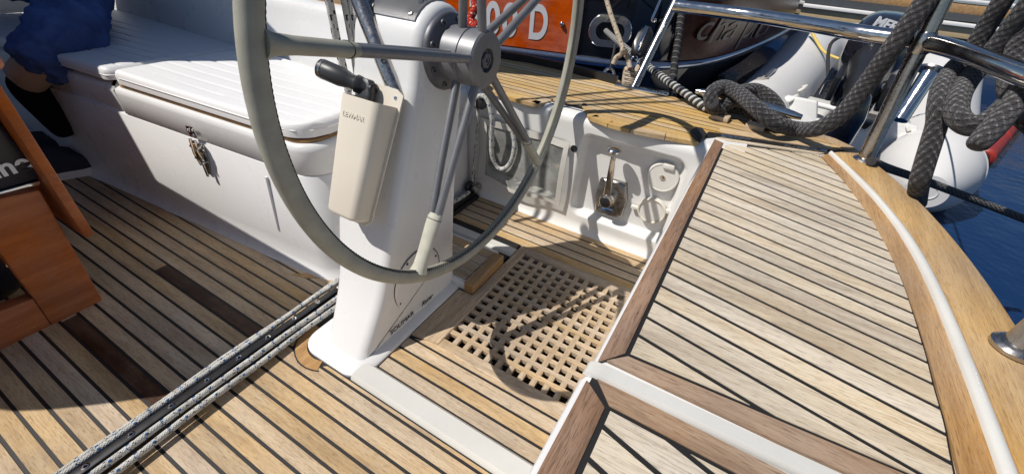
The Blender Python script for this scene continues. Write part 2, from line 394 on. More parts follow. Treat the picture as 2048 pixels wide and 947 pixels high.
# -- cockpit sole
WELL = [(.74, .02), (1.44, .02), (1.44, .71), (.74, .71)]
bm = B()
for P in ([(-1.6, -.2), (.74, -.2), (.74, 4.2), (-1.6, 4.2)], [(1.44, -.2), (1.72, -.2), (1.72, 4.2), (1.44, 4.2)], [(.74, .71), (1.44, .71), (1.44, 4.2), (.74, 4.2)]):
    prism(bm, P, -.08, -.0016)
floor = struct('cockpit_floor', bm, CAULK, smooth=False)
bm = B(); prism(bm, [(.74, -.2), (1.44, -.2), (1.44, .71), (.74, .71)], -.12, -.085); struct('grating_well', bm, CAULK, smooth=False)  # dark void below the grating, its shade put in as black
PX0, PW = .0095, .0512
seam = lambda k: ((PX0+PW*k, 0), (0, 1))
fx = lambda y: .892-.0863*y+.0016*y*y*2   # foot of the bench front
region = [(-1.2, 1.165), (.80, 1.165), (.79, 1.22), (fx(1.3)+.01, 1.3), (fx(1.9)+.01, 1.9), (fx(2.6)+.01, 2.6), (fx(3.4), 3.4), (fx(4.1), 4.1), (-1.2, 4.1)]
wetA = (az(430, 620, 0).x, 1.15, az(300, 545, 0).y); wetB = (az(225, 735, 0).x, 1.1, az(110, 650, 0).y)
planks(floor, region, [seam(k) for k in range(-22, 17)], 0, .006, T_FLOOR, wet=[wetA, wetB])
region = [(-1.2, -.1), (.484, -.1), (.484, .9), (.452, .94), (.44, .99), (.47, 1.06), (.54, 1.09), (-1.2, 1.09)]
planks(floor, region, [seam(k) for k in range(-22, 11)], 0, .006, T_FLOOR)
bm = B(); prism(bm, [(-1.2, 1.094), (.9, 1.094), (.9, 1.16), (-1.2, 1.16)], -.006, .0005); obj('margin_board', bm, T_CAP2, floor, smooth=False)
region = [(.571, .10), (.79, .10), (.79, .16), (.762, .66), (.72, .762), (.571, .762)]
planks(floor, region, [((.57+.0512*k, 0), (0, 1)) for k in range(0, 6)], 0, .006, T_FLOOR)
region = [(1.425, -.1), (1.695, -.1), (1.695, 1.16), (1.425, 1.16)]
planks(floor, region, [((1.425+.0535*k, 0), (0, 1)) for k in range(0, 6)], 0, .006, T_FLOOR)
# curved margin round the plinth corner
def ring_poly(c, r0, r1, a0, a1, n=12):
    A = [math.radians(lerp(a0, a1, i/n)) for i in range(n+1)]
    return [(c[0]+r1*math.cos(a), c[1]+r1*math.sin(a)) for a in A]+[(c[0]+r0*math.cos(a), c[1]+r0*math.sin(a)) for a in reversed(A)]
bm = B(); prism(bm, ring_poly((.565, .965), .085, .122, 82, 205), -.004, .0012); obj('curved_margin', bm, T_CAP2, floor, smooth=False)
bm = B(); prism(bm, ring_poly((.565, .965), .1222, .1262, 78, 208), -.004, .0010); obj('caulk_seam', bm, CAULK, floor, smooth=False)
# margin nib by the bench corner
bm = B(); prism(bm, [xy(az(*q, 0)) for q in ((583, 548), (640, 543), (672, 538), (665, 552), (640, 556), (610, 556))], -.004, .0012); obj('curved_margin', bm, T_CAP2, floor, smooth=False)
# moulded rib running aft from the plinth
def ridge(bm, xc, w, y0, y1, z0, h, n=8):
    prof = [(xc-w/2, z0)]+[(xc-w/2*math.cos(math.pi*i/n)*(1 if True else 1), z0+h*min(1, math.sin(math.pi*i/n)*1.5)) for i in range(1, n)]+[(xc+w/2, z0)]
    return loft(bm, [[V((x, y, z)) for x, z in prof] for y in (y0, y1)])
bm = B(); ridge(bm, .5285, .079, .02, .80, -.003, .02); struct('floor_rib', bm, GELC)
# -- cockpit plinth: white moulding under the pedestal
def rrect(x0, x1, y0, y1, r, n=6):
    out = []
    for cx, cy, a in ((x1-r, y1-r, 0), (x0+r, y1-r, 90), (x0+r, y0+r, 180), (x1-r, y0+r, 270)):
        for i in range(n+1):
            t = math.radians(a+90*i/n); out.append((cx+r*math.cos(t), cy+r*math.sin(t)))
    return out
bm = B()
o1 = rrect(.489, 1.075, .766, 1.045, .07); o2 = rrect(.50, 1.065, .772, 1.035, .064); o3 = rrect(.525, 1.05, .785, 1.01, .05); o4 = rrect(.535, 1.045, .797, .985, .04)
loft(bm, [[V((*p, z)) for p in o] for o, z in ((o1, -.003), (o1, .008), (o2, .014), (o3, .016), (o4, .022))]); plinth = struct('pedestal_plinth', bm, GEL)
# raised teak-capped step beside the pedestal
bm = B(); prism(bm, [(1.03, .735), (1.285, .735), (1.285, 1.16), (1.03, 1.16)], -.02, .040); bevel(bm, .01)
step = thing('footrest_step', 'low white step with small teak pieces and honey teak edge beside the pedestal', 'step', (1.15, .9, 0))
obj('step_body', bm, GEL, step)
planks(step, [(1.04, .748), (1.262, .748), (1.262, 1.15), (1.04, 1.15)], [((1.04+.056*k, 0), (0, 1)) for k in range(5)], .046, .006, T_FLOOR)
bm = B(); prism(bm, [(1.024, .698), (1.262, .698), (1.262, .742), (1.024, .742)], -.01, .050); bevel(bm, .004, 1); obj('edge_board', bm, T_CAP2, step)
bm = B(); ridge(bm, 1.355, .06, .70, 1.16, -.003, .014); struct('floor_rib', bm, GELC)

# -- helm seat / aft deck
bpx = [(1640, 312), (1676, 349), (1704, 381), (1731, 417), (1755, 455), (1777, 496), (1796, 538), (1820, 600), (1851, 699), (1871, 776), (1893, 853), (1912, 947)]
wl = [(1655, 309), (1711, 360), (1758, 409), (1796, 458), (1828, 509), (1847, 547), (1863, 595), (1908, 715), (1950, 808), (1989, 947)]
wr = [(1663, 309), (1720, 360), (1771, 408), (1812, 452), (1847, 503), (1869, 547), (1890, 599), (1924, 692), (1982, 810), (2026, 947)]
oo = [(1712, 303), (1752, 330), (1790, 358), (1830, 397), (1872, 440), (1903, 478), (1950, 535), (2000, 600), (2048, 688)]
tocurve = lambda L, z=ZD: [xy(az(*q, z)) for q in L]
bC, wL, wR, oC = tocurve(bpx), tocurve(wl), tocurve(wr), tocurve(oo)
bC += [(.3, -.455), (-.6, -.44)]; wL += [(.3, -.515), (-.6, -.505)]; wR += [(.3, -.54), (-.6, -.53)]; oC += [(.5, -.665), (-.6, -.65)]
sm = lambda c, n=6: [(p.x, p.y) for p in spl([(a, b, 0) for a, b in c], n)]
bC, wL, wR, oC = sm(bC), sm(wL), sm(wR), sm(oC)
YF = .088
seatbody = [(-.6, YF), (1.84, YF)]
body = B()
prism(body, [(-.6, YF+.006), (.478, YF+.006), (.492, YF), (1.815, YF), (1.93, -.30)]+[p for p in oC], -.35, ZD-.005); bevel(body, .012, 3, 60)
aft = struct('aft_deck', body, GEL)
# caulk beds
seat = thing('helm_seat_hatch', 'weathered teak planked helm seat hatch with brown front board and steel hinges', 'seat hatch', (1.2, -.15, ZD))
hl = [xy(az(*q, ZD)) for q in ((1447, 287), (1640, 312))]
reg = [(.576, .034), (hl[0][0], .034), (hl[1][0]+.004, hl[1][1]+.004)]+[(a, b+.004) for a, b in bC if a > .62]+[(.598, -.452)]
bm = B(); prism(bm, [(.536, YF-.014), (hl[0][0]+.02, YF-.014), (hl[1][0]+.01, hl[1][1])]+[p for p in bC if p[0] > .55]+[(.55, -.455)], ZD-.008, ZD-.0006); obj('caulk_bed', bm, CAULK, seat, smooth=False)
sd = lambda x: .185+.17*max(0, min(1, (x-1.0)/.75))
seams = []
for k in range(-2, 28):
    x = .629+.0577*k; seams.append(((x, .035), (sd(x), 1)))
planks(seat, reg, seams, ZD+.001, .006, T_SEAT, gap=.0095)
bm = B(); prism(bm, [(.521, YF-.008), (hl[0][0]+.022, YF-.008), (hl[0][0]+.002, .042), (.57, .042)], ZD-.004, ZD+.0025); bevel(bm, .003, 2); obj('front_board', bm, T_MARG, seat)
bm = B(); prism(bm, [(.536, YF-.022), (.567, .036), (.592, -.452), (.546, -.452), (.538, -.22)], ZD-.004, ZD+.002); obj('margin_board', bm, T_MARGY, seat, smooth=False)
bm = B(); hs = [xy(az(*q, ZD)) for q in ((1430, 275), (1450, 282), (1640, 308), (1664, 304), (1440, 270))]; prism(bm, hs, ZD-.004, ZD+.0018); obj('hinge_board', bm, T_SEAT, seat, smooth=False)
def strip(bm, A, C, z0, z1):
    n = min(len(A), len(C)); R = []
    for i in range(n):
        (a0, a1), (c0, c1) = A[i], C[i]; R.append([V((a0, a1, z0)), V((a0, a1, z1)), V((c0, c1, z1)), V((c0, c1, z0))])
    return loft(bm, R, smooth=False)
def resample(c, n):
    P = [V((a, b)) for a, b in c]; L = [0]
    for i in range(1, len(P)): L.append(L[-1]+(P[i]-P[i-1]).length)
    out = []; j = 0
    for k in range(n):
        t = L[-1]*k/(n-1)
        while j < len(L)-2 and L[j+1] < t: j += 1
        s = (t-L[j])/max(1e-9, L[j+1]-L[j]); p = P[j].lerp(P[j+1], s); out.append((p.x, p.y))
    return out
NN = 70
def smooth_curve(c, it):
    c = [V(a) for a in c]
    for _ in range(it): c = [c[0]]+[(c[i-1]+c[i]*2+c[i+1])/4 for i in range(1, len(c)-1)]+[c[-1]]
    return [(a.x, a.y) for a in c]
rb, rwl, rwr, ro = (smooth_curve(resample(c, NN), 60) for c in (bC, wL, wR, oC))
mid = [V(a).lerp(V(b), .5) for a, b in zip(rwl, rwr)]; rwl2, rwr2 = [], []
for i, p in enumerate(mid):
    t = (mid[min(i+1, NN-1)]-mid[max(i-1, 0)]).normalized(); n = V((-t.y, t.x)); n = n if (V(rwr[i])-V(rwl[i])).dot(n) > 0 else -n
    w = lerp(.006, .0115, min(1, i/16)); rwl2.append(xy(p-n*w)); rwr2.append(xy(p+n*w))
rwl, rwr = rwl2, rwr2
bm = B(); strip(bm, [(a, b-.004) for a, b in rb], rwl, ZD-.006, ZD+.0028); obj('inner_margin', bm, T_CAP2, aft, smooth=False)
bm = B(); R = []
for (a0, a1), (c0, c1) in zip(rwl, rwr):
    R.append([V((lerp(a0, c0, t), lerp(a1, c1, t), ZD+.003+h)) for t, h in ((0, -.01), (.02, .006), (.2, .011), (.5, .013), (.8, .012), (.99, .008), (1, -.01))])
loft(bm, R); obj('moulded_bead', bm, GELC, aft)
bm = B(); strip(bm, [(lerp(a[0], b[0], .02), lerp(a[1], b[1], .02)) for a, b in zip(rwr, ro)], [(a, b) for a, b in ro], ZD-.03, ZD+.011); bevel(bm, .006, 2, 50); cap = obj('teak_toerail_cap', bm, T_CAP, aft)
for A, C in (((1440, 274), (1500, 281)), ((1566, 292), (1652, 305))):
    p, q = az(*A, ZD), az(*C, ZD); d = (q-p).normalized(); n = V((-d.y, d.x, 0)); hg = B()
    L = (q-p).length
    box(hg, (p+q)/2+V((0, 0, .0035)), (L, .016, .003), (d, n, V((0, 0, 1))))
    ho = obj('hinge', hg, STEELD, seat)
    kn = B()
    for k in range(5): tube(kn, [p+d*L*(k/5+.01)+V((0, 0, .007)), p+d*L*((k+1)/5-.01)+V((0, 0, .007))], .0055, 8)
    obj('hinge_knuckle', kn, STEEL, ho)
# centre section of the aft deck
ctr = thing('centre_seat', 'teak planked centre seat left of the white ridge with diagonal seams', 'seat hatch', (.2, -.15, ZD))
bm = B(); prism(bm, [(-.55, YF-.012), (.488, YF-.012), (.494, -.45), (-.55, -.43)], ZD-.008, ZD-.0006); obj('caulk_bed', bm, CAULK, ctr, smooth=False)
reg = [(-.5, .026), (.443, .026), (.440, -.445), (-.5, -.43)]
planks(ctr, reg, [((.351+.0605*k, .03), (.26, 1)) for k in range(-16, 4)], ZD+.001, .006, T_SEAT, gap=.0098)
bm = B(); prism(bm, [(-.5, YF-.004), (.478, YF-.006), (.444, .035), (-.5, .035)], ZD-.004, ZD+.0025); bevel(bm, .003, 2); obj('front_board', bm, T_MARG, ctr)
bm = B(); prism(bm, [(.490, YF-.02), (.4905, -.445), (.4475, -.445), (.4505, .030)], ZD-.004, ZD+.002); obj('margin_board', bm, T_MARGY, ctr, smooth=False)
bm = B(); R = []
for y, s in ((.094, .15), (.09, .6), (.08, .9), (.06, 1), (-.2, 1), (-.452, 1)):
    xc = lerp(.505, .520, max(0, -y/.45)) if y < .06 else .505
    w = .034
    R.append([V((xc-w/2*math.cos(math.pi*i/8)*(.8+.2*s), y, ZD-.006+(.017*s)*min(1, math.sin(math.pi*i/8)*1.7))) for i in range(9)])
loft(bm, R); obj('moulded_ridge', bm, GELC, aft)

# -- side deck
inner = [xy(az(*q, ZD)) for q in ((962, 178), (1000, 190), (1036, 202), (1076, 211), (1104, 203), (1163, 214), (1178, 236), (1215, 250), (1260, 262), (1330, 275), (1398, 288), (1412, 272))]
outer = [(2.36, 1.55), (2.36, 1.0), (2.335, .68), (2.25, .46), (2.235, .146), (2.19, -.15), (2.14, -.29), (2.05, -.385)]
hm = [xy(az(*q, ZD)) for q in ((1440, 268), (1664, 302))]
reg = [(1.80, 3.4), (1.76, 1.2)]+inner+[hm[0], hm[1]]+outer[::-1]+[(2.36, 3.4)]
bm = B(); prism(bm, [(1.72, 3.4)]+[(1.72, 1.0), (1.735, .12), (1.80, .09), (1.93, -.30)]+[oC[0]]+[(a+.02, b) for a, b in outer[::-1]]+[(2.38, 3.4)], ZD-.1, ZD-.004)
deck = struct('side_deck', bm, GEL, smooth=False)
bm = B(); prism(bm, [(1.80, 3.4), (1.77, 1.15), (1.77, .13), (1.84, .07), (1.96, -.33)]+outer[::-1]+[(2.36, 3.4)], ZD-.006, ZD+.0026); obj('caulk_bed', bm, CAULK, deck, smooth=False)
planks(deck, [(a+(.05 if i < 14 else 0), b) for i, (a, b) in enumerate(reg)], [((1.66+.0462*k, 0), (0, 1)) for k in range(0, 17)], ZD+.004, .006, T_DECK, gap=.0085)
# margin boards along the cockpit edge
for i in range(1, 11):
    a, b = V(inner[i-1]), V(inner[i]); d = b-a
    if d.length < .03: continue
    n = V((-d.y, d.x)).normalized()
    if n.x < 0: n = -n
    t = d.normalized()*.002
    mb = B(); prism(mb, [a+t, b-t, b-t+n*.045, a+t+n*.045], ZD-.01, ZD+.0055); obj('margin_board', mb, T_DECK, deck, smooth=False)
mb = B(); h0, h1 = V(hm[0]), V(hm[1]); n = V((.06, .012)); prism(mb, [h0, h1, h1+n, h0+n], ZD-.006, ZD+.0065); obj('hinge_margin', mb, T_DECK, deck, smooth=False)
# triangular corner board where deck meets the stern cap
cb = [xy(az(*q, ZD)) for q in ((1625, 272), (1690, 302), (1712, 303), (1706, 298), (1668, 280), (1648, 274))]
mb = B(); prism(mb, cb, ZD-.006, ZD+.008); obj('corner_board', mb, T_CAP, deck, smooth=False)
# hull side below the deck edge
bm = B(); R = []
oh = [(2.38, 3.4), (2.385, 1.3), (2.36, .68), (2.28, .46), (2.25, .146), (2.20, -.15), (2.15, -.29)]+[(a, b) for a, b in ro[2:]]
cx, cy = 1.0, .8
for (a, b) in oh: R.append([V((a, b, ZD-.006)), V((a-.01, b+.005, ZD-.04)), V((a+(cx-a)*.06, b+(cy-b)*.06 if b < 0 else b, .1)), V((a+(cx-a)*.14, b+(cy-b)*.14 if b < 0 else b, -.5))])
loft(bm, R, False, False, closed=False); struct('yacht_hull', bm, GEL, recalc=False)
# outer toe rail, in the shade beyond the side deck
bm = B(); tr = [az(*q, ZD+.03) for q in ((985, 104), (1060, 116), (1130, 131), (1200, 149), (1234, 158))]
loft(bm, [[p+V((-.012, 0, -.03)), p+V((-.012, 0, .012)), p+V((.02, 0, .012)), p+V((.02, 0, -.03))] for p in tr], smooth=False)
tag(obj('toe_rail', bm, BLACK), 'low black toe rail along the outer edge of the shaded side deck', 'rail')

# -- engine control side of the cockpit: one sheet with two recesses
def rr(y, z, y0, y1, z0, z1, r):       # signed distance of a rounded rectangle
    qx = abs(y-(y0+y1)/2)-(y1-y0)/2+r; qz = abs(z-(z0+z1)/2)-(z1-z0)/2+r
    return math.hypot(max(qx, 0), max(qz, 0))+min(max(qx, qz), 0)-r
def st(t): t = max(0, min(1, t)); return t*t*(3-2*t)
def pan(u, v):
    y = lerp(-.04, 1.25, u)
    if v < .82:
        z = lerp(-.003, .525, v/.82); x = 1.70
        x += .048*st(-rr(y, z, .135, .595, .085, .50, .05)/.022)
        x += .05*st(-rr(y, z, .655, 1.11, .125, .435, .02)/.012)
        if z < .05: x -= .022*(1-z/.05)**2
        z += 0
    else:
        t = (v-.82)/.18
        if t < .7: a = t/.7*math.pi/2; x = 1.70+.045*(1-math.cos(a)); z = .525+.045*math.sin(a)
        else: x = 1.745+(t-.7)/.3*.10; z = .57
    return V((x, y, z))
bm = B(); grid(bm, pan, 170, 96); panel = struct('cockpit_side_panel', bm, GELW, ang=80)
# locker lining and the vinyl flap over it
bm = B(); prism(bm, [(1.742, .665), (1.745, .665), (1.745, 1.10), (1.742, 1.10)], .14, .42); obj('locker_lining', bm, LOCKIN, panel, smooth=False)
flap = thing('locker_flap', 'cloudy clear vinyl flap with white sewn edge over the locker', 'flap', (1.69, .88, .1))
def fl(u, v): 
    y = lerp(.638, 1.125, u); z = lerp(.112+.012*math.sin(u*9), .445, v)
    return V((1.688-.008*math.sin(v*3.1+u*4)-.006*math.sin(u*17)*math.sin(v*3)-.01*(1-v), y, z))
bm = B(); grid(bm, fl, 40, 24); obj('vinyl_window', bm, VINYL, flap)
for a, b, c, d in ((0, 1, 0, .06), (0, 1, .9, 1), (0, .05, 0, 1), (.9, 1, 0, 1)):
    bm = B(); vs = grid(bm, lambda u, v: fl(lerp(a, b, u), lerp(c, d, v))+V((-.006, 0, 0)), 24, 16)
    o = obj('sewn_hem', bm, plain('hem_cloth', (.60, .58, .53), .7, bump=.5, bs=150) if 'hem_cloth' not in bpy.data.materials else bpy.data.materials['hem_cloth'], flap)
sw = thing('switch_panel', 'dim switch panel with red and green lights behind the vinyl flap', 'switch panel', (1.73, .69, .2))
bm = B(); prism(bm, [(1.728, .665), (1.738, .665), (1.738, .735), (1.728, .735)], .15, .35); bevel(bm, .004); obj('plate', bm, GREYH, sw)
for z, mm in ((.20, RED), (.25, GREENL), (.29, YELL)):
    bm = B(); lathe(bm, (1.728, .70, z), (-1, 0, 0), [(0, .013), (.008, .012), (.011, .006)], 16); obj('indicator_light', bm, mm, sw)
# hole beside the flap
bm = B(); c = ax(1148, 297, 1.70); lathe(bm, c, (-1, 0, 0), [(0, .016), (.002, .016), (.003, .012), (.0005, .010), (.0003, .002)], 20); tag(obj('cable_hole', bm, RUBBER), 'small round black cable hole just above the flap corner', 'hole')
# throttle
thr = thing('throttle_control', 'chrome throttle plate with upright lever and mushroom knob', 'throttle', (1.74, .41, .15))
pc = [ax(*q, 1.742) for q in ((1203, 354), (1230, 358), (1255, 366), (1256, 400), (1244, 433), (1218, 428), (1192, 417), (1193, 388))]
bm = B(); A = [p+V((.006, 0, 0)) for p in pc]; C = [p+V((-.016, 0, 0)) for p in pc]; cen = sum(C, V())/8; Dd = [p.lerp(cen, .06)+V((-.006, 0, 0)) for p in C]
loft(bm, [A, C, Dd], smooth=False); bevel(bm, .004, 2, 50); obj('cover_plate', bm, plain('satin_plate', (.30, .29, .28), .3, .9, var=.15, vs=20, rv=.1), thr)
for q in ((1205, 358), (1249, 369), (1240, 427), (1196, 414)):
    bm = B(); lathe(bm, ax(*q, 1.719), (-1, 0, 0), [(0, .008), (.003, .008), (.0035, .004), (.001, .003), (.001, .0005)], 14); obj('screw', bm, STEELD, thr)
bs = ax(1218, 395, 1.72); 
bm = B(); lathe(bm, bs, (-1, 0, 0), [(0, .038), (.03, .036), (.032, .03), (.05, .03), (.052, .024)], 28); hb = obj('pivot_boss', bm, STEEL, thr)
bm = B(); lathe(bm, bs+V((-.052, 0, 0)), (-1, 0, 0), [(0, .024), (.004, .024), (.006, .02)], 24); obj('pivot_cap', bm, BLACK, hb)
kt = ax(1228, 306, 1.675); lb = bs+V((-.035, 0, .01)); up = (kt-lb).normalized()
bm = B(); s = V((0, 1, 0)); nx = up.cross(s).normalized()
loft(bm, [[p+s*w*a+nx*t*b for a, b in ((-1, -1), (1, -1), (1, 1), (-1, 1))] for p, w, t in ((lb, .018, .009), (lb.lerp(kt, .5), .014, .009), (lb.lerp(kt, .95), .009, .009))], smooth=False); bevel(bm, .003, 2); obj('lever', bm, STEEL, thr)
bm = B(); lathe(bm, kt-up*.004, up, [(0, .009), (.006, .011), (.012, .030), (.02, .034), (.028, .028), (.034, .012), (.035, .002)], 24); obj('knob', bm, STEEL, thr)
q0, q1 = ax(1204, 410, 1.718), ax(1225, 417, 1.718)
bm = B(); X = (q1-q0).normalized(); Yv = V((0, 0, 1)); box(bm, V((1.7185, (q0.y+q1.y)/2, (q0.z+q1.z)/2-.008)), ((q1-q0).length, .026, .004), (X, V((0, 0, 1)), V((1, 0, 0)))); bl = obj('maker_label', bm, BLUEP, thr)
obj('lettering', textbm('YANMAR', .013, V((1.7160, q0.y, q0.z-.012))+X*.003, X, (0, 0, 1), .001, lift=0), LETW, bl)
# round instrument covers
def disc(name, lab, c, r, lid):
    t = thing(name, lab, 'inspection cover' if not lid else 'ignition cover', c)
    n = V((-1, 0, 0)); bm = B(); lathe(bm, c, n, [(0, r), (.016, r), (.02, r*.97), (.021, r*.9), (.019, r*.88), (.019, .002)], 40); obj('round_cover', bm, OFFW, t)
    return t
c1 = ax(1327, 352, 1.744); t = disc('instrument_cover', 'upper round off-white hinged cover with small keyhole', c1, .066, True)
bm = B(); box(bm, c1+V((-.023, -.012, .056)), (.012, .046, .022)); bevel(bm, .004); obj('hinge', bm, OFFW, t)
bm = B(); lathe(bm, c1+V((-.02, 0, .002)), (-1, 0, 0), [(0, .011), (.003, .011), (.003, .005), (.001, .001)], 14); obj('key_lock', bm, STEEL, t)
c2 = ax(1305, 418, 1.744); t = disc('instrument_cover', 'lower round clear-rimmed cover with side tab and lug', c2, .062, False)
bm = B(); box(bm, c2+V((-.012, .075, -.012)), (.016, .036, .016)); bevel(bm, .003); obj('pull_tab', bm, OFFW, t)
bm = B(); box(bm, c2+V((-.012, -.066, .02)), (.016, .018, .02)); bevel(bm, .003); obj('lug', bm, OFFW, t)
bm = B(); tube(bm, [c2+V((-.021, .058*math.cos(a), .058*math.sin(a))) for a in [2*math.pi*i/40 for i in range(40)]], .004, 8, True); obj('rim', bm, CREAM, t)
# corner pad where the deck meets the hatch
bm = B(); prism(bm, [xy(az(*q, ZD)) for q in ((1378, 268), (1388, 260), (1402, 262), (1412, 274), (1400, 286), (1392, 285))], ZD, ZD+.016); bevel(bm, .004)
tag(obj('corner_pad', bm, RUBBER), 'small dark rubber pad at the deck corner beside the hatch', 'pad')
# ------------------------------------------------------------------ grating
gr = thing('teak_grating', 'square holed teak grating sunk in the floor under the wheel', 'grating', (1.08, .4, 0))
gx0, gx1, gy0, gy1 = .785, 1.372, .125, .655
bm = B(); prism(bm, [(.752, .655), (1.425, .655), (1.425, .697), (1.02, .697), (1.02, .763), (.735, .763)], -.03, .006); bevel(bm, .003, 1); obj('frame_board', bm, teak('grating_frame', lin(208, 188, 160), lin(188, 166, 138), lin(130, 108, 86), 'x', vary=.1), gr)
for xa, xb, ya, yb in ((.742, .785, .09, .6545), (1.372, 1.425, .02, .6545), (.7855, 1.3715, .09, .125)):
    bm = B(); prism(bm, [(xa, ya), (xb, ya), (xb, yb), (xa, yb)], -.03, .005); bevel(bm, .003, 1); obj('frame_board', bm, T_GRAT, gr)
def slat(mname, size, mat):
    b_ = B(); box(b_, (0, 0, 0), size); me = bpy.data.meshes.new(mname); b_.to_mesh(me); b_.free(); me.materials.append(mat); return me
nx, ny = 14, 12
px_, py_ = (gx1-gx0)/nx, (gy1-gy0)/ny
s1 = slat('slat', (.0185, gy1-gy0, .016), T_GRAT); s2 = slat('cross_slat', (gx1-gx0, .0190, .014), bpy.data.materials['grating_frame'])
for i in range(nx-1):
    o = bpy.data.objects.new('slat', s1); link(o, gr); o.location = V((gx0+px_*(i+1), (gy0+gy1)/2, -.0060+random.uniform(-.0008, .0008)))-WLOC[gr.name]
for j in range(ny-1):
    o = bpy.data.objects.new('cross_slat', s2); link(o, gr); o.location = V(((gx0+gx1)/2, gy0+py_*(j+1), -.0055+random.uniform(-.0008, .0004)))-WLOC[gr.name]

# ------------------------------------------------------------------ cockpit bench
XF = lambda y: .885-.081*y
bench = thing('cockpit_bench', 'long white bench with hinged locker lid on the starboard side of the cockpit', 'bench', (1.1, 1.8, 0))
def outline(y0, y1, off, r, xb=1.68):
    pts = []; x0 = XF(y0+r)
    for i in range(9):
        a = math.pi/2*i/8; pts.append((XF(y0+r)+r-(r+off)*math.sin(a)*1.0, y0+r-(r+off)*math.cos(a)))
    for k in range(1, 11):
        y = lerp(y0+r, y1, k/10); pts.append((XF(y)-off, y))
    return pts+[(xb, y1), (xb, y0-off)]
def shell(bm, levels): return loft(bm, [[V((a, b, z)) for a, b in o] for o, z in levels])
bm = B(); Y0, Y1 = 1.19, 4.1
shell(bm, [(outline(Y0, Y1, .035, .11), -.003), (outline(Y0, Y1, .014, .11), .012), (outline(Y0, Y1, .004, .11), .04), (outline(Y0, Y1, 0, .11), .10), (outline(Y0, Y1, -.004, .11), .448), (outline(Y0, Y1, -.008, .11), .451)]); obj('bench_body', bm, GEL, bench, ang=60)
bm = B(); shell(bm, [(outline(Y0, 2.27, -.007, .11), .4535), (outline(Y0, 2.27, -.0045, .11), .456), (outline(Y0, 2.27, -.003, .11), .54), (outline(Y0, 2.27, -.006, .11), .558), (outline(Y0, 2.27, -.024, .11), .566)]); obj('locker_lid', bm, GEL, bench, ang=60)
bm = B(); shell(bm, [(outline(2.29, Y1, -.02, .02), .45), (outline(2.29, Y1, -.015, .02), .54), (outline(2.29, Y1, -.03, .02), .56)]); obj('fixed_top', bm, GEL, bench, ang=60)
bm = B(); shell(bm, [(outline(1.205, 2.25, -.02, .1, 1.3), .567), (outline(1.205, 2.25, -.02, .1, 1.3), .5775)]); obj('teak_strip', bm, T_CAP2, bench, smooth=False)
# finger slot and shallow panel edge pressed into the bench front
bm = B(); a, b = ax(536, 352, .775), ax(566, 455, .785)
tube(bm, [V((XF(p.y)+.0005-.008*p.z/.45*0, p.y, p.z)) for p in (a, a.lerp(b, .5), b)], [.0045, .0045, .0045], 10); o = obj('finger_slot', bm, GEL, bench)
# over-centre latch
lt = thing('locker_latch', 'chrome over-centre latch with bolts on the bench locker front', 'latch', (.74, 1.81, .4))
ly = ax(400, 300, .735).y; n_ = V((-1, -.08, 0)).normalized(); s_ = V((-.08, 1, 0)).normalized(); u_ = V((0, 0, 1)); base = lambda s, z, h: V((XF(ly)+.002, ly, 0))+s_*s*1.0+u_*(.487+(z-.487)*.74)+n_*h*.9
bm = B(); prism(bm, [(0, 0)]*0 or [(-.024, -.02), (.018, -.028), (.026, .03), (-.018, .036)], 0, .004)
for v in bm.verts: v.co = base(v.co.x, .485+v.co.y, .008+v.co.z)
obj('strike_plate', bm, STEEL, lt)
bm = B(); prism(bm, [(-.03, .42), (.03, .43), (.034, .32), (.012, .24), (-.004, .24), (-.028, .33)], 0, .006)
for v in bm.verts: v.co = base(v.co.x, v.co.y, .001+v.co.z)
obj('backing_plate', bm, STEELD, lt)
for s0, z0, s1_, z1 in ((.014, .45, .010, .30), (-.014, .45, -.016, .33)):
    bm = B(); tube(bm, [base(s0, z0, .02), base(lerp(s0, s1_, .5), (z0+z1)/2, .026), base(s1_, z1, .018)], .0055, 8); obj('draw_bar', bm, STEEL, lt)
bm = B(); box(bm, base(0, .36, .02), (.032, .037, .014), (s_, u_, n_)); bevel(bm, .004); obj('lever_body', bm, STEEL, lt)
bm = B(); box(bm, base(-.004, .285, .018), (.013, .075, .007), (s_, u_, n_)); bevel(bm, .003); obj('lever_handle', bm, STEELD, lt)
for s, z in ((-.012, .50), (.012, .495), (0, .468), (-.018, .41), (.02, .41), (.0, .39), (.016, .345), (-.012, .32)):
    bm = B(); lathe(bm, base(s, z, .008 if z < .45 else .013), n_, [(0, .006), (.016 if z < .45 else .004, .006), (.019 if z < .45 else .006, .003)], 10); obj('bolt', bm, STEEL, lt)
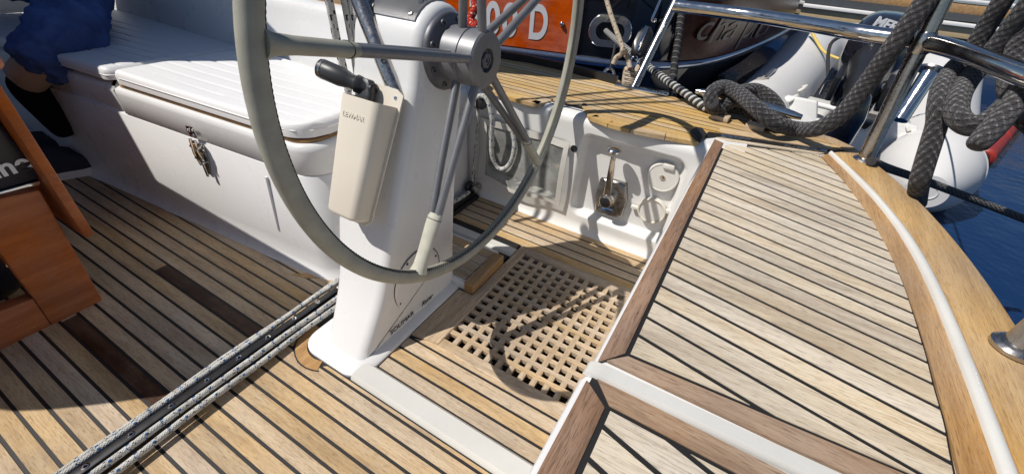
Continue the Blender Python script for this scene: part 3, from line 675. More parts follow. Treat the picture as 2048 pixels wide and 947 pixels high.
# cushions
def cushion(name, lab, y0, y1, mat, r=.10, nple=7, z0=.579, z1=.634, xb=1.27, r1=.03):
    t = thing(name, lab, 'cushion', (1.0, (y0+y1)/2, z0), 'bench cushions')
    nu, nv = 100, 70; e = .022
    def f(u, v):
        y = lerp(y0, y1, v); d0 = y-y0; d1 = y1-y; xf = XF(y)+.012; xx = xb+.02*math.sin(v*2)
        if d0 < r: xf += r-math.sqrt(max(0, r*r-(r-d0)**2)); xx -= (.05-math.sqrt(max(0, .0025-(.05-d0)**2))) if d0 < .05 else 0
        if d1 < r1: xf += r1-math.sqrt(max(0, r1*r1-(r1-d1)**2))
        x = lerp(xf, xx, u); d = min((x-xf), (xx-x), d0, d1); d = max(d, 0)
        z = z1-(e*(1-math.sqrt(max(0, 1-(1-d/e)**2))) if d < e else 0)
        w = (x-XF(y)-.075)/.064
        if 0 < w < nple+.6 and d > .015:
            ph = abs(w-round(w)); z -= .0042*math.exp(-(ph*.064/.004)**2)*st((d-.012)/.03); z += .004*math.cos((w-round(w))*2*math.pi)*-1*0
            z += .003*(1-(2*ph-1)**2)*0
        z += .003*math.sin(3*x+5*y)
        return V((x, y, z))
    bm = B(); us = [.5-.5*math.cos(math.pi*i/nu) if False else i/nu for i in range(nu+1)]
    vs = grid(bm, f, nu, nv)
    loop = [vs[i][0] for i in range(nu+1)]+[vs[nu][j] for j in range(1, nv+1)]+[vs[i][nv] for i in range(nu-1, -1, -1)]+[vs[0][j] for j in range(nv-1, 0, -1)]
    lows = [bm.verts.new((v.co.x, v.co.y, z0+.006)) for v in loop]; n = len(loop); bot = []
    for i in range(n):
        ff = bm.faces.new((loop[i], loop[(i+1) % n], lows[(i+1) % n], lows[i])); ff.smooth = True
    bm.faces.new(lows)
    path = [v.co.copy() for v in loop]; o = obj('cover', bm, mat, t, ang=75)
    bm = B(); tube(bm, [V((p.x, p.y, z1-e-.002)) for p in path[::3]], .0026, 6, True); obj('piping', bm, mat, o)
    return t
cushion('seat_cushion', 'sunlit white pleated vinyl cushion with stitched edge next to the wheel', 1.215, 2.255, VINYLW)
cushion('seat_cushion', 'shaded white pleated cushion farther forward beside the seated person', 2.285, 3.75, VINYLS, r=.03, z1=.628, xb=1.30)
# stitches along the front edge of the near cushion
bm = B()
for k in range(70):
    y = 1.34+k*.0125; x = XF(y)+.012
    tube(bm, [(x+.0002, y, .604), (x+.0002, y+.005, .604)], .0007, 5)
o = obj('stitching', bm, LEATHL, bpy.data.objects['seat_cushion'])

# coaming behind the bench and side deck ahead of the helm
bm = B(); R = []
for y in [1.225+.05*i for i in range(60)]:
    k = st((y-1.225)/.16); top = lerp(.60, .875, k)+.02*st((y-2)/1.5); xb = 1.285+.015*math.sin(y)+.03*st((y-2.2)/1.2)
    xt = xb+.14
    prof = [(xb-.02, .55), (xb, .60)]+[(xb+.07*t+.0*t, lerp(.60, top-.05, t)) for t in (.2, .5, .8, 1)]
    prof += [(xb+.07+.05*(1-math.cos(a)), max(.56, top-.05+.05*math.sin(a))) for a in (.4, .8, 1.2, 1.57)]
    prof += [(1.55, top), (1.72, top-.01), (1.76, top-.05), (1.80, .55)]
    R.append([V((a, y, b)) for a, b in prof])
loft(bm, R, True, True, closed=False); coam = struct('cockpit_coaming', bm, GEL, ang=50)
bm = B(); prism(bm, [(1.44, 1.42), (1.68, 1.42), (1.68, 4.1), (1.44, 4.1)], .873, .8895)
for v in bm.verts: v.co.z += .02*st((v.co.y-2)/1.5)
obj('coaming_board', bm, T_MARGY, coam, smooth=False)
bm = B(); box(bm, (.0, 4.3, .5), (3.4, .2, 1.6)); bevel(bm, .04, 3); struct('cabin_bulkhead', bm, GEL)
bm = B(); box(bm, (-1.35, 2.2, .25), (.6, 4, .6)); bevel(bm, .05, 3); struct('port_coaming', bm, GEL)

# ------------------------------------------------------------------ steering pedestal
ped = thing('steering_pedestal', 'tall white tapering steering pedestal with grey round flange', 'pedestal', (.8, .9, 0))
CXT, CZT, RT_ = 1.040, .905, .118
left = [(.541, .02), (.60, .10), (.665, .20), (.715, .31), (.765, .45), (.82, .60), (.868, .74), (.905, .84)]
arc = [(CXT-RT_*math.cos(a), CZT+RT_*math.sin(a)) for a in [math.pi*i/16 for i in range(1, 17)]]
right = [(1.128, .78), (1.098, .57), (1.078, .38), (1.062, .2), (1.052, .02)]
OUT = [V((p.x, p.y)) for p in spl([(a, b, 0) for a, b in left], 4)]+[V(p) for p in arc]+[V(p) for p in right]
def inset(P, d):
    out = []; n = len(P)
    for i in range(n):
        a, b, c = P[i-1] if i else P[0], P[i], P[i+1] if i < n-1 else P[-1]
        t = ((b-a).normalized() if i else V((0, 0)))+((c-b).normalized() if i < n-1 else V((0, 0)))
        t.normalize(); nn = V((t.y, -t.x)); q = b+nn*d
        if i in (0, n-1): q.y = b.y
        out.append(q)
    return out
def yfwd(z): return .968+.26*min(z, .36)+.02*max(0, z-.36)
R = []
for ins, t in ((.034, 0), (.02, .0025), (.009, .010), (.002, .022), (0, .036), (0, .5), (0, .85), (.004, .92), (.014, .975), (.03, 1)):
    r = []
    for p in inset(OUT, ins):
        y0 = .800+.010*min(1, p.y/.3); y1 = yfwd(p.y); y = y0+t if t < .1 else lerp(y0+.036, y1, (t-.036)/.964)
        r.append(V((p.x, y, p.y)))
    R.append(r)
bm = B(); loft(bm, R); obj('pedestal_body', bm, GEL, ped, ang=55)
# top plate bent over the dome
bm = B(); a0, a1 = math.radians(64), math.radians(140)
def tp(u, v):
    a = lerp(a0, a1, u); y = lerp(.845, 1.03, v); return V((CXT+(RT_+.004)*math.cos(a), y, CZT+(RT_+.004)*math.sin(a)))
grid(bm, tp, 16, 4); bmesh.ops.solidify(bm, geom=bm.faces[:], thickness=.004); tpo = obj('top_plate', bm, plain('grey_plate', (.30, .30, .31), .35, .3), ped)
for u, v in ((.12, .12), (.88, .12), (.5, .1), (.6, .1), (.12, .88), (.88, .88)):
    p = tp(u, v); nn = V((p.x-CXT, 0, p.z-CZT)).normalized(); bm = B(); lathe(bm, p, nn, [(0, .008), (.004, .007), (.0045, .003), (.002, .001)], 12); obj('screw', bm, STEELD, tpo)
# bearing flange
FC = V((1.040, .812, .897)); AFT = V((0, -1, 0))
bm = B(); lathe(bm, FC, AFT, [(-.004, .106), (.006, .106), (.012, .103), (.016, .095), (.017, .085), (.024, .074), (.03, .055)], 48); fl_ = obj('bearing_flange', bm, ALUD, ped)
for k in range(8):
    a = math.radians(22.5+45*k); p = FC+V((.089*math.cos(a), -.016, .089*math.sin(a)))
    bm = B(); lathe(bm, p, AFT, [(0, .0095), (.004, .0095), (.005, .007), (.0052, .0045), (.001, .004), (.001, .0005)], 14); obj('socket_bolt', bm, ALUD, fl_)
# round inspection cover low on the aft face
cc = ay(836, 556, .806); bm = B(); lathe(bm, cc+V((0, .004, 0)), AFT, [(0, .118), (.0035, .118), (.0045, .1165), (.0045, .1)], 56); ic = obj('inspection_cover', bm, GEL, ped)
bm = B(); tube(bm, [cc+V((.1185*math.cos(a), -.0005, .1185*math.sin(a))) for a in [2*math.pi*i/56 for i in range(56)]], .0016, 6, True); obj('cover_gap', bm, CAULK, ped)
for a in (205, 20, 115):
    p = cc+V((.107*math.cos(math.radians(a)), -.0005, .107*math.sin(math.radians(a)))); bm = B(); lathe(bm, p, AFT, [(0, .005), (.002, .004), (.0022, .001)], 10); obj('screw', bm, CAULK, ic)
l0 = V((.672, .7985, .036)); l2 = V((.835, .7985, .036)); X = V((1, 0, 0))
obj('lettering', textbm('SOLIMAR', .027, l0, X, (0, 0, 1), .0012, sx=1.1), LETB, ped, smooth=False)
obj('lettering', textbm('Racer', .030, l2, X, (0, 0, 1), .0012, shear=.35, sx=.9), LETB, ped, smooth=False)
# steel tube socketed in the port face
t0 = ax(772, 134, .905); t1 = ay(706, -30, 1.06); bm = B(); d = (t1-t0).normalized()
tube(bm, [t0-d*.09, t0, t0.lerp(t1, .5), t1, t1+d*.4], .0235, 20); gt = tag(obj('guard_tube', bm, STEELD), 'thick worn steel guard tube entering the pedestal side', 'tube')
bm = B(); p = t0+d*.01; side = (CP-p).normalized(); side = (side-d*side.dot(d)).normalized(); lathe(bm, p+side*.0225, side, [(0, .008), (.002, .008), (.0022, .004), (.0005, .001)], 12); obj('tube_screw', bm, CAULK, gt)
# dirty ring stain of dark socket shadow where the tube enters is left to the light

# ------------------------------------------------------------------ steering wheel
WC = V((1.040, .690, .897)); WR = .651; WT = .0208
wheel = thing('ship_helm', 'large leather covered steering wheel with five pairs of grey spokes', 'steering wheel', WC)
ring = [WC+V((WR*math.cos(a), 0, WR*math.sin(a))) for a in [2*math.pi*i/160 for i in range(160)]]
bm = B(); tube(bm, ring, WT, 20, True); rim = obj('leather_rim', bm, LEATH, wheel)
bm = B()
def rimpt(a, b, h=.0006):      # a: angle round the rim, b: angle round the tube (0 = inward, 90 = aft)
    r = WT+h; rr_ = WR-r*math.cos(b); return WC+V((rr_*math.cos(a), -r*math.sin(b), rr_*math.sin(a)))
nst = 380; b0 = math.radians(24)
tube(bm, [rimpt(2*math.pi*i/nst, b0+(.23 if i % 2 else -.23)) for i in range(nst)], .0014, 5, True)
tube(bm, [rimpt(2*math.pi*i/nst, b0+(-.23 if i % 2 else .23)) for i in range(nst)], .0014, 5, True)
obj('cross_stitching', bm, THREAD, rim)
HB = [(-.11, .050), (-.10, .072), (-.098, .075), (-.038, .077), (-.036, .074), (-.033, .074), (-.031, .077), (.012, .077), (.018, .072), (.019, .032), (.004, .031), (.002, .0005)]
bm = B(); lathe(bm, WC, AFT, HB, 56); hub = obj('wheel_hub', bm, ALU, wheel, ang=30)
bm = B(); lathe(bm, WC+AFT*.002, AFT, [(0, .023), (.014, .023), (.017, .020), (.017, .0125), (.006, .012), (.006, .0005)], 6); obj('hub_nut', bm, ALUD, hub, ang=20)
bm = B(); lathe(bm, WC+AFT*.010, AFT, [(0, .0125), (.006, .0125), (.007, .010), (.007, .006), (.002, .005), (.002, .0005)], 20); obj('centre_bolt', bm, ALU, hub)
for k in range(5):
    a = math.radians(-48+72*k); dr = V((math.cos(a), 0, math.sin(a))); tn = V((-math.sin(a), 0, math.cos(a)))
    for sgn in (0, 1):
        y = V((0, -.004 if sgn == 0 else .062, 0)); yo = V((0, -.010 if sgn == 0 else .010, 0))
        bm = B(); tube(bm, [WC+dr*.055+y, WC+dr*.30+y.lerp(yo, .55), WC+dr*.475+yo], .0122, 14); obj('spoke', bm, ALU, wheel)
    bm = B(); R = []
    for r, wy, wt in ((.452, .0232, .0138), (.460, .0245, .0150), (.58, .022, .0155), (.618, .023, .018), (.638, .027, .027)):
        R.append([WC+dr*r+V((0, 1, 0))*wy*math.cos(q)+tn*wt*math.sin(q) for q in [2*math.pi*i/20 for i in range(20)]])
    loft(bm, R); sl_ = obj('spoke_sleeve', bm, LEATHL if k in (0, 4) else LEATH, wheel)
    bm = B(); tube(bm, [WC+dr*.470+V((0, 1, 0))*.0247*math.cos(q)+tn*.0153*math.sin(q) for q in [2*math.pi*i/20 for i in range(20)]], .0012, 5, True); obj('stitching', bm, THREAD, sl_)

# ------------------------------------------------------------------ winch handle and its pocket
pk = thing('winch_handle_pocket', 'cream plastic winch handle pocket screwed to the pedestal side', 'holder', (.75, .9, .5))
Bo = V((.715, .925, .462)); To = V((.852, .915, .775)); vd = (To-Bo).normalized(); uu = V((0, 1, 0)); nn = uu.cross(vd).normalized()
if nn.x > 0: nn = -nn
PL = (To-Bo).length
def pocket_ring(t, w, dp, inn=0):
    # D-shaped section: flat back on the pedestal, rounded front
    c = Bo+vd*PL*t; pts = []
    w -= inn; dp -= inn; r = .028
    P2 = [(-w, inn*.5), (-w, dp-r)]+[(-w+r-r*math.cos(a), dp-r+r*math.sin(a)) for a in (.4, .8, 1.2)]+[(-w+r, dp), (w-r, dp)]+[(w-r+r*math.sin(a), dp-r+r*math.cos(a)) for a in (.4, .8, 1.2)]+[(w, dp-r), (w, inn*.5)]
    return [c+uu*a+nn*b for a, b in P2]
bm = B(); loft(bm, [pocket_ring(-.02, .050, .040), pocket_ring(.0, .062, .058), pocket_ring(.03, .064, .062), pocket_ring(.5, .070, .068), pocket_ring(1.0, .076, .074), pocket_ring(1.0, .076, .074, .005), pocket_ring(.5, .070, .068, .005), pocket_ring(.1, .064, .06, .006)]); body = obj('pocket_body', bm, CREAM, pk, ang=50)
bm = B(); hull(bm, [Bo+vd*PL*t+uu*w-nn*.001 for t, w in ((-.06, -.05), (-.06, .05), (0, .072), (1.10, .088), (1.14, .06), (1.14, -.06), (1.10, -.088), (0, -.072))], [Bo+vd*PL*t+uu*w+nn*.004 for t, w in ((-.06, -.05), (-.06, .05), (0, .072), (1.10, .088), (1.14, .06), (1.14, -.06), (1.10, -.088), (0, -.072))]); obj('back_plate', bm, CREAM, pk)
for w in (-.079, .079):
    bm = B(); lathe(bm, Bo+vd*PL*1.07+uu*w*.8+nn*.004, nn, [(0, .006), (.002, .005), (.0022, .001)], 12); obj('screw', bm, STEEL, pk)
fo = Bo+vd*PL*.83+nn*.0725
obj('lettering', textbm('LEWMAR', .020, fo+uu*.046, -uu, vd, .002, bold=.0003, lift=-.0005), CREAM, pk, smooth=False)
wh = thing('winch_crank', 'black winch handle with charcoal grip standing in the cream pocket', 'winch handle', To)
a0_ = Bo+vd*PL*.55+nn*.034; a1_ = ax(735, 176, .842); up = (a1_-a0_).normalized(); s = uu; q = up.cross(s).normalized()
bm = B(); R = []
for p, w, t_ in ((a0_, .017, .011), (a0_.lerp(a1_, .55), .018, .012), (a0_.lerp(a1_, .8), .022, .013), (a1_-up*.02, .026, .015), (a1_+up*.012, .022, .015), (a1_+up*.024, .012, .013)):
    R.append([p+s*w*a+q*t_*b for a, b in ((-1, -.6), (-.7, -1), (.7, -1), (1, -.6), (1, .6), (.7, 1), (-.7, 1), (-1, .6))])
loft(bm, R, smooth=False); bevel(bm, .004, 2, 40); obj('arm', bm, GRIP, wh)
g1_ = ax(638, 135, .800); gd = (g1_-a1_); gl = gd.length; gd.normalize()
bm = B(); lathe(bm, a1_, gd, [(-.012, .008), (-.011, .018), (.015, .019), (.02, .024), (.032, .025), (.036, .02), (.05, .02), (.06, .023), (gl*.55, .027), (gl*.88, .027), (gl*.9, .025), (gl*.98, .025), (gl, .021), (gl+.004, .010)], 28); gp = obj('grip', bm, GRIP, wh, ang=50)
bm = B(); lathe(bm, a1_+gd*gl*.89, gd, [(0, .0255), (.001, .0275), (.006, .0275), (.007, .0255)], 28); obj('grip_ring', bm, STEELD, gp)
bm = B(); side = (CP-a1_).normalized(); lathe(bm, a1_+AFT*.022, AFT, [(-.02, .015), (.002, .015), (.004, .012), (.004, .009), (.001, .008), (.001, .0005)], 18); obj('pivot_cap', bm, BLACK, wh)

# ------------------------------------------------------------------ mainsheet traveller
tv = thing('mainsheet_track', 'black mainsheet traveller track running across the cockpit floor', 'track', (.2, 1.12, 0))
bm = B(); prism(bm, [(-.9, 1.098), (1.66, 1.098), (1.66, 1.156), (-.9, 1.156)], .0006, .022); bevel(bm, .003, 1); obj('track_base', bm, TRACK, tv)
bm = B(); prism(bm, [(-.9, 1.114), (1.66, 1.114), (1.66, 1.142), (-.9, 1.142)], .022, .036); bevel(bm, .004, 2); obj('track_rail', bm, TRACK, tv)
for k in range(24):
    x = -.86+.1*k; bm = B(); lathe(bm, (x, 1.128, .0355), (0, 0, 1), [(0, .009), (.002, .009), (.0025, .006), (.0005, .0045), (.0005, .0005)], 14); obj('track_bolt', bm, STEEL, tv)
for y, z, r in ((1.180, .016, .0086), (1.163, .027, .0088), (1.088, .041, .0094), (1.064, .023, .0092)):
    bm = B(); pts = [(x, y+.0035*math.sin(x*5+y*70)+.0015*math.sin(x*17+y*300), z+.004*math.sin(x*3+y*90)+.0015*math.sin(x*13+y*200)) for x in [-.9+.05*i for i in range(41)]]
    tube(bm, pts, r, 12); tag(obj('control_line', bm, R_BLUE), {1.180: 'foremost blue flecked line over the dark floor', 1.163: 'second blue flecked line, touching the track on its forward side', 1.088: 'third blue flecked line, on the aft side of the track', 1.064: 'aftmost blue flecked line, shading the sunny planks'}[y], 'rope', 'blue flecked lines along the track')
# end block and lead at the starboard end of the track
eb = thing('track_end_block', 'black and steel turning block in the corner at the track end', 'block', (1.62, 1.14, .03))
c = az(945, 378, .05); bm = B(); lathe(bm, c+V((0, .03, .01)), (0, -1, 0), [(0, .03), (.004, .034), (.02, .034), (.024, .03)], 28); obj('sheave', bm, BLACK, eb)
bm = B(); box(bm, c+V((.03, -.01, .0)), (.09, .03, .04)); bevel(bm, .008); obj('cheek', bm, STEELD, eb)
bm = B(); tube(bm, [c+V((.02, 0, .03)), c+V((.02, 0, .10))], .004, 8); obj('spring', bm, STEEL, eb)
bm = B(); tube(bm, [az(900, 408, .045), az(922, 396, .045), az(938, 384, .05)], .010, 10); tag(obj('tail_line', bm, R_BLACK), 'short black flecked line leading into the corner block', 'rope')
# ropes falling at the forward side of the pedestal
def fall(name, lab, pts, Y, r=.0115, mat=R_BLACK, grp='mainsheet falls in front of the pedestal'):
    bm = B(); P = [ay(*q, Y) for q in pts]; tube(bm, spl(P, 6), r, 12); return tag(obj(name, bm, mat), lab, 'rope', grp)
fall('mainsheet_fall', 'leftmost single sheet fall crossing behind the left spoke', [(650, -30), (660, 10), (676, 92), (690, 150), (704, 220), (716, 290)], 1.19, .0125)
fall('mainsheet_fall', 'middle sheet fall between the single one and the steel tube', [(684, -30), (695, 30), (706, 90), (716, 160), (724, 240)], 1.16, .0125)
fall('mainsheet_fall', 'thickest sheet fall just left of the steel tube', [(708, -30), (716, 40), (724, 100), (732, 150), (740, 220)], 1.13, .0125)
fall('mainsheet_fall', 'sheet fall lying against the thickest one', [(698, -30), (707, 40), (717, 100), (727, 160), (735, 220)], 1.145, .011)
cr = B()
for k in range(4):
    c = ax(768+4*k, 20-3*k, 1.50); c.z = .905+.022*k
    P = [c+V(((.055+.006*k)*math.cos(a), (.13+.008*k)*math.sin(a), .006*math.sin(3*a+k))) for a in [2*math.pi*i/24 for i in range(24)]]; tube(cr, P, .0125, 10, True)
tag(obj('coiled_line', cr, rope('white_rope_green_fleck', (.62, .62, .56), [((.05, .16, .07), 3, 22, .2, (.35, .3)), ((.03, .03, .03), 4, 30, .3, (.25, .25))], braid=420, strand=8, r=.01, bump=.35)), 'coil of green flecked white line lying on the coaming behind the pedestal top', 'rope')
# rope looped by the side panel
bk = thing('corner_clutch', 'black rope clutch hanging on the side panel under the hub', 'clutch', (1.68, 1.13, .5))
c = ax(960, 206, 1.66); bm = B(); box(bm, c, (.05, .06, .05)); bevel(bm, .012, 2); obj('clutch_body', bm, BLACK, bk)
bm = B(); box(bm, c+V((-.028, .012, .005)), (.01, .02, .04)); bevel(bm, .003); obj('clutch_lever', bm, STEEL, bk)
bm = B(); P = [ax(*q, x) for q, x in (((950, 205), 1.655), ((960, 192), 1.645), ((975, 200), 1.64), ((984, 240), 1.64), ((983, 285), 1.645), ((985, 315), 1.65), ((997, 336), 1.66), ((1012, 335), 1.665), ((1024, 318), 1.67), ((1029, 290), 1.67), ((1025, 262), 1.675))]
tube(bm, spl(P, 8), .0115, 12); tag(obj('rope_loop', bm, R_BLUE), 'blue flecked rope loop hanging in front of the vinyl flap', 'rope')
bm = B(); P = [ax(*q, 1.665) for q in ((956, 215), (955, 250), (951, 300), (946, 345), (945, 375))]; tube(bm, spl(P, 6), .008, 10); tag(obj('downhaul_line', bm, R_BLACK), 'thin black flecked line from the clutch down to the floor block', 'rope')
bm = B(); P = [ax(*q, x) for q, x in (((945, 205), 1.64), ((940, 225), 1.60), ((932, 250), 1.62), ((925, 265), 1.66))]; tube(bm, spl(P, 6), .008, 10); tag(obj('short_tail', bm, R_BLACK), 'short dark flecked rope tail beside the lower spoke', 'rope')
# ------------------------------------------------------------------ cockpit table, case on its shelf
tb = thing('cockpit_table', 'varnished orange brown cockpit table with a folded side leaf', 'table', (-.1, 2.2, 0))
YT = 1.80
def slab(bm, pts, Y, th):
    A = [ay(*q, Y) for q in pts]; return hull(bm, A, [p+V((0, th, 0)) for p in A])
bm = B(); slab(bm, [(-30, 403), (80, 380), (207, 601), (105, 652), (66, 595), (-30, 466)], YT, .055); bevel(bm, .006, 2); obj('leg', bm, VARN, tb)
bm = B(); slab(bm, [(67, 597), (104.5, 652), (-60, 731), (-60, 645)], YT+.001, .053); bevel(bm, .005, 2); obj('foot_rail', bm, VARN, tb)
bm = B(); A = [ay(*q, YT) for q in ((-30, 403), (80, 380), (207, 601), (105, 652), (66, 595), (-30, 466))]; A = [V((-.28-p.x, p.y, p.z)) for p in A]; hull(bm, A, [p+V((0, .055, 0)) for p in A]); bevel(bm, .006, 2); obj('leg', bm, VARN, tb)
for y in (2.75,):
    bm = B(); prism(bm, [(-.5, y), (.22, y), (.22, y+.05), (-.5, y+.05)], 0, .8); bevel(bm, .01); obj('far_frame', bm, VARN, tb)
bm = B(); box(bm, (-.14, 2.3, .445), (.74, .86, .03)); bevel(bm, .005); obj('shelf', bm, VARN, tb)
lx = ay(184, 466, 1.76); lin_ = ay(170, 470, 1.76)
bm = B(); prism(bm, [(lin_.x-.004, 1.76), (lx.x+.006, 1.76), (lx.x+.006, 2.95), (lin_.x-.004, 2.95)], lx.z-.01, .80); bevel(bm, .007, 2); obj('folding_leaf', bm, VARN, tb)
tp_ = spl([(.345, 1.78, 0), (.33, 1.715, 0), (.26, 1.695, 0), (-.20, 1.70, 0), (-.32, 1.77, 0), (-.50, 1.98, 0), (-.545, 2.10, 0)], 6)
bm = B(); prism(bm, [(p.x, p.y) for p in tp_]+[(-.545, 3.0), (.345, 3.0)], .815, .85); bevel(bm, .008, 2, 50); obj('table_top', bm, VARN, tb)
cs = thing('instrument_case', 'dark navy case with a silver lower edge and white letters on the table shelf', 'case', (0, 1.85, .46))
A = [ay(*q, 1.835) for q in ((-60, 165), (0, 247), (62, 321), (79, 345), (80, 354), (74, 360), (-60, 398))]
bm = B(); hull(bm, A, [p+V((0, .10, 0)) for p in A]); bevel(bm, .008, 2, 40); obj('case_body', bm, CASE, cs)
A = [ay(*q, 1.828) for q in ((-60, 400), (81, 361), (81, 371), (-60, 415))]
bm = B(); hull(bm, A, [p+V((0, .11, 0)) for p in A]); bevel(bm, .003); obj('silver_edge', bm, STEEL, cs)
obj('lettering', textbm('ine', .072, ay(-9, 357, 1.833), (1, 0, .02), (0, 0, 1), .001, bold=.002, sx=1.0), LETW, cs, smooth=False)
dk = thing('dark_bundle', 'dark cloth bundle seen through the opening of the table frame', 'bundle', (0, 2.1, .1))
bm = B(); sphere(bm, (.0, 2.05, .17), .16, 1.3, .8, .9); obj('cloth', bm, CASE, dk)
bm = B(); tube(bm, spl([ay(*q, 1.95) for q in ((-10, 510), (6, 520), (14, 530), (10, 545))], 6), .006, 8); obj('loop', bm, STEEL, dk)

# ------------------------------------------------------------------ seated person
pe = thing('person', 'seated person in blue jeans and black socks at the forward end of the bench', 'person', (1.0, 3.0, .6))
def skin(name, nodes, edges, mat, parent, root=0, sub=2):
    me = bpy.data.meshes.new(name); me.from_pydata([n[0] for n in nodes], edges, []); o = bpy.data.objects.new(name, me); link(o, parent)
    mo = o.modifiers.new('skin', 'SKIN'); mo.use_smooth_shade = True
    for i, n in enumerate(nodes):
        r = n[1]; me.skin_vertices[0].data[i].radius = (r, r) if not isinstance(r, tuple) else r; me.skin_vertices[0].data[i].use_root = (i == root)
    ss = o.modifiers.new('sub', 'SUBSURF'); ss.levels = sub; ss.render_levels = sub
    me.materials.append(mat); return o
Kn = ax(150, 54, .83); Cu = ax(68, 146, .61); Hp = V((1.10, 3.35, .80)); Kn.y += 0
Ft = ax(128, 262, .63)
body = [(Hp, .17), (Hp.lerp(Kn, .35)+V((0, 0, .03)), .155), (Hp.lerp(Kn, .75)+V((0, 0, .03)), .13), (Kn, .140), (Kn.lerp(Cu, .4)+V((.02, .02, 0)), .145), (Kn.lerp(Cu, .8), .125), (Cu, .112),
        (Hp+V((-.02, .28, .02)), .16), (Hp+V((-.30, .34, .05)), .14), (Hp+V((-.55, .40, .04)), .115), (Hp+V((-.56, .38, -.3)), .095), (Hp+V((-.54, .36, -.62)), .075)]
legs = skin('jeans', body, [(0, 1), (1, 2), (2, 3), (3, 4), (4, 5), (5, 6), (0, 7), (7, 8), (8, 9), (9, 10), (10, 11)], DENIM, pe, sub=4)
tx = bpy.data.textures.new('folds', 'CLOUDS'); tx.noise_scale = .055; dm = legs.modifiers.new('folds', 'DISPLACE'); dm.texture = tx; dm.strength = .045; dm.texture_coords = 'GLOBAL'
T0 = Hp+V((.06, .12, .12))
tor = [(T0, .19), (T0+V((.03, .05, .25)), .20), (T0+V((.0, .06, .50)), .22), (T0+V((-.02, .06, .66)), .10), (T0+V((-.03, .05, .76)), .07),
       (T0+V((-.05, -.24, .56)), .085), (T0+V((-.22, -.36, .30)), .065), (T0+V((-.42, -.22, .16)), .048), (T0+V((-.05, .34, .56)), .085), (T0+V((-.20, .46, .28)), .065), (T0+V((-.42, .34, .14)), .048)]
skin('shirt', tor, [(0, 1), (1, 2), (2, 3), (3, 4), (2, 5), (5, 6), (6, 7), (2, 8), (8, 9), (9, 10)], SHIRT, pe)
hd = T0+V((-.06, .05, .92)); bm = B(); sphere(bm, hd, .115, .95, .82, 1.2, 24); sphere(bm, hd+V((-.115, 0, -.01)), .022, 1, .8, 1.4, 10)
for s in (-1, 1): sphere(bm, hd+V((.0, s*.095, -.01)), .028, .5, .4, 1.1, 10)
head = obj('head', bm, SKIN, pe)
bm = B(); sphere(bm, hd+V((.02, 0, .035)), .118, .95, .86, 1.1, 20); obj('hair', bm, HAIR, pe)
for h0 in (T0+V((-.42, -.22, .16)), T0+V((-.42, .34, .14))):
    n = [(h0, .03), (h0+V((-.05, .01, -.01)), (.04, .018))]; e = [(0, 1)]
    for k in range(4):
        b_ = h0+V((-.09, -.03+.02*k, -.015)); n += [(b_, .011), (b_+V((-.035, .002, -.012)), .010), (b_+V((-.055, .002, -.035)), .008)]; i = len(n); e += [(1, i-3), (i-3, i-2), (i-2, i-1)]
    n += [(h0+V((-.05, .05, -.02)), .012), (h0+V((-.08, .065, -.04)), .009)]; e += [(1, len(n)-2), (len(n)-2, len(n)-1)]
    skin('hand', n, e, SKIN, pe, 0, 1)
d_ = (Cu-Kn).normalized()
bm = B(); tube(bm, [Cu-d_*.08, ax(56, 150, .61), ax(68, 172, .62)], [.085, .075, .045], 14); obj('shin', bm, SKIN, pe)
An = ax(44, 140, .61)
skin('sock', [(An, .075), (An.lerp(Ft, .3)+V((-.01, .03, 0)), .082), (An.lerp(Ft, .62), .070), (Ft, .052), (Ft+(Ft-An).normalized()*.03, .03)], [(0, 1), (1, 2), (2, 3), (3, 4)], SOCK, pe)
F2 = Hp+V((-.54, .36, -.66)); skin('sock', [(F2, .055), (F2+V((-.01, -.02, -.07)), .055), (F2+V((-.10, -.02, -.09)), .045), (F2+V((-.2, -.02, -.1)), .03)], [(0, 1), (1, 2), (2, 3)], SOCK, pe)
# shoes on the sole
def shoe(lab, toe, heel, wdt=.058):
    t = thing('shoe', lab, 'shoe', (toe.x, toe.y, 0), 'shoes taken off on the cockpit floor'); d = (toe-heel); L = d.length; d.normalize(); s = V((-d.y, d.x, 0))
    def ringz(t_, z, k=1.0):
        return None
    prof = [(0, .55), (.04, .8), (.15, .95), (.35, .85), (.55, .95), (.75, 1.08), (.88, 1.0), (.96, .78), (1, .42)]
    out = [heel+d*L*t_+s*wdt*w for t_, w in prof]+[heel+d*L*t_-s*wdt*w for t_, w in reversed(prof)]
    bm = B(); loft(bm, [[p+V((0, 0, z)) for p in out] for z in (.001, .006, .040)]); obj('sole', bm, WHITEP, t)
    cen = heel.lerp(toe, .5); R = []
    for z, k in ((.034, .985), (.05, .96), (.07, .86), (.085, .68), (.092, .4)):
        r = []
        for p in out:
            tt = (p-heel).dot(d)/L; hz = 2.1 if tt < .5 else 2.1-.9*(tt-.5)/.5; r.append(heel.lerp(toe, .48).lerp(p, k)+V((0, 0, .034+(z-.034)*hz)))
        R.append(r)
    bm = B(); loft(bm, R); obj('upper', bm, SHOEM, t)
    bm = B()
    for q in range(4): c = heel+d*L*(.5+.07*q); tube(bm, [c+s*.03+V((0, 0, .098-.006*q)), c+V((0, 0, .104-.006*q)), c-s*.03+V((0, 0, .098-.006*q))], .004, 6)
    obj('lace', bm, RUBBER, t)
    return t
a, b = az(196, 322, .03), az(60, 352, .03); a.z = b.z = 0
shoe('navy shoe with thick white sole, nearer of the two behind the table leaf', a, b, .085)
a, b = az(176, 300, .05), az(60, 322, .05); a.z = b.z = 0; a.y += .10; b.y += .10
shoe('farther navy shoe beside the bench foot', a, b, .075)
bm = B(); tube(bm, spl([az(165, 341, .01), az(185, 345, .006), az(210, 345, .006), az(232, 343, .006)], 5), .005, 6); tag(obj('shoelace', bm, RUBBER), 'loose dark shoelace lying on the shaded floor by the shoes', 'lace')

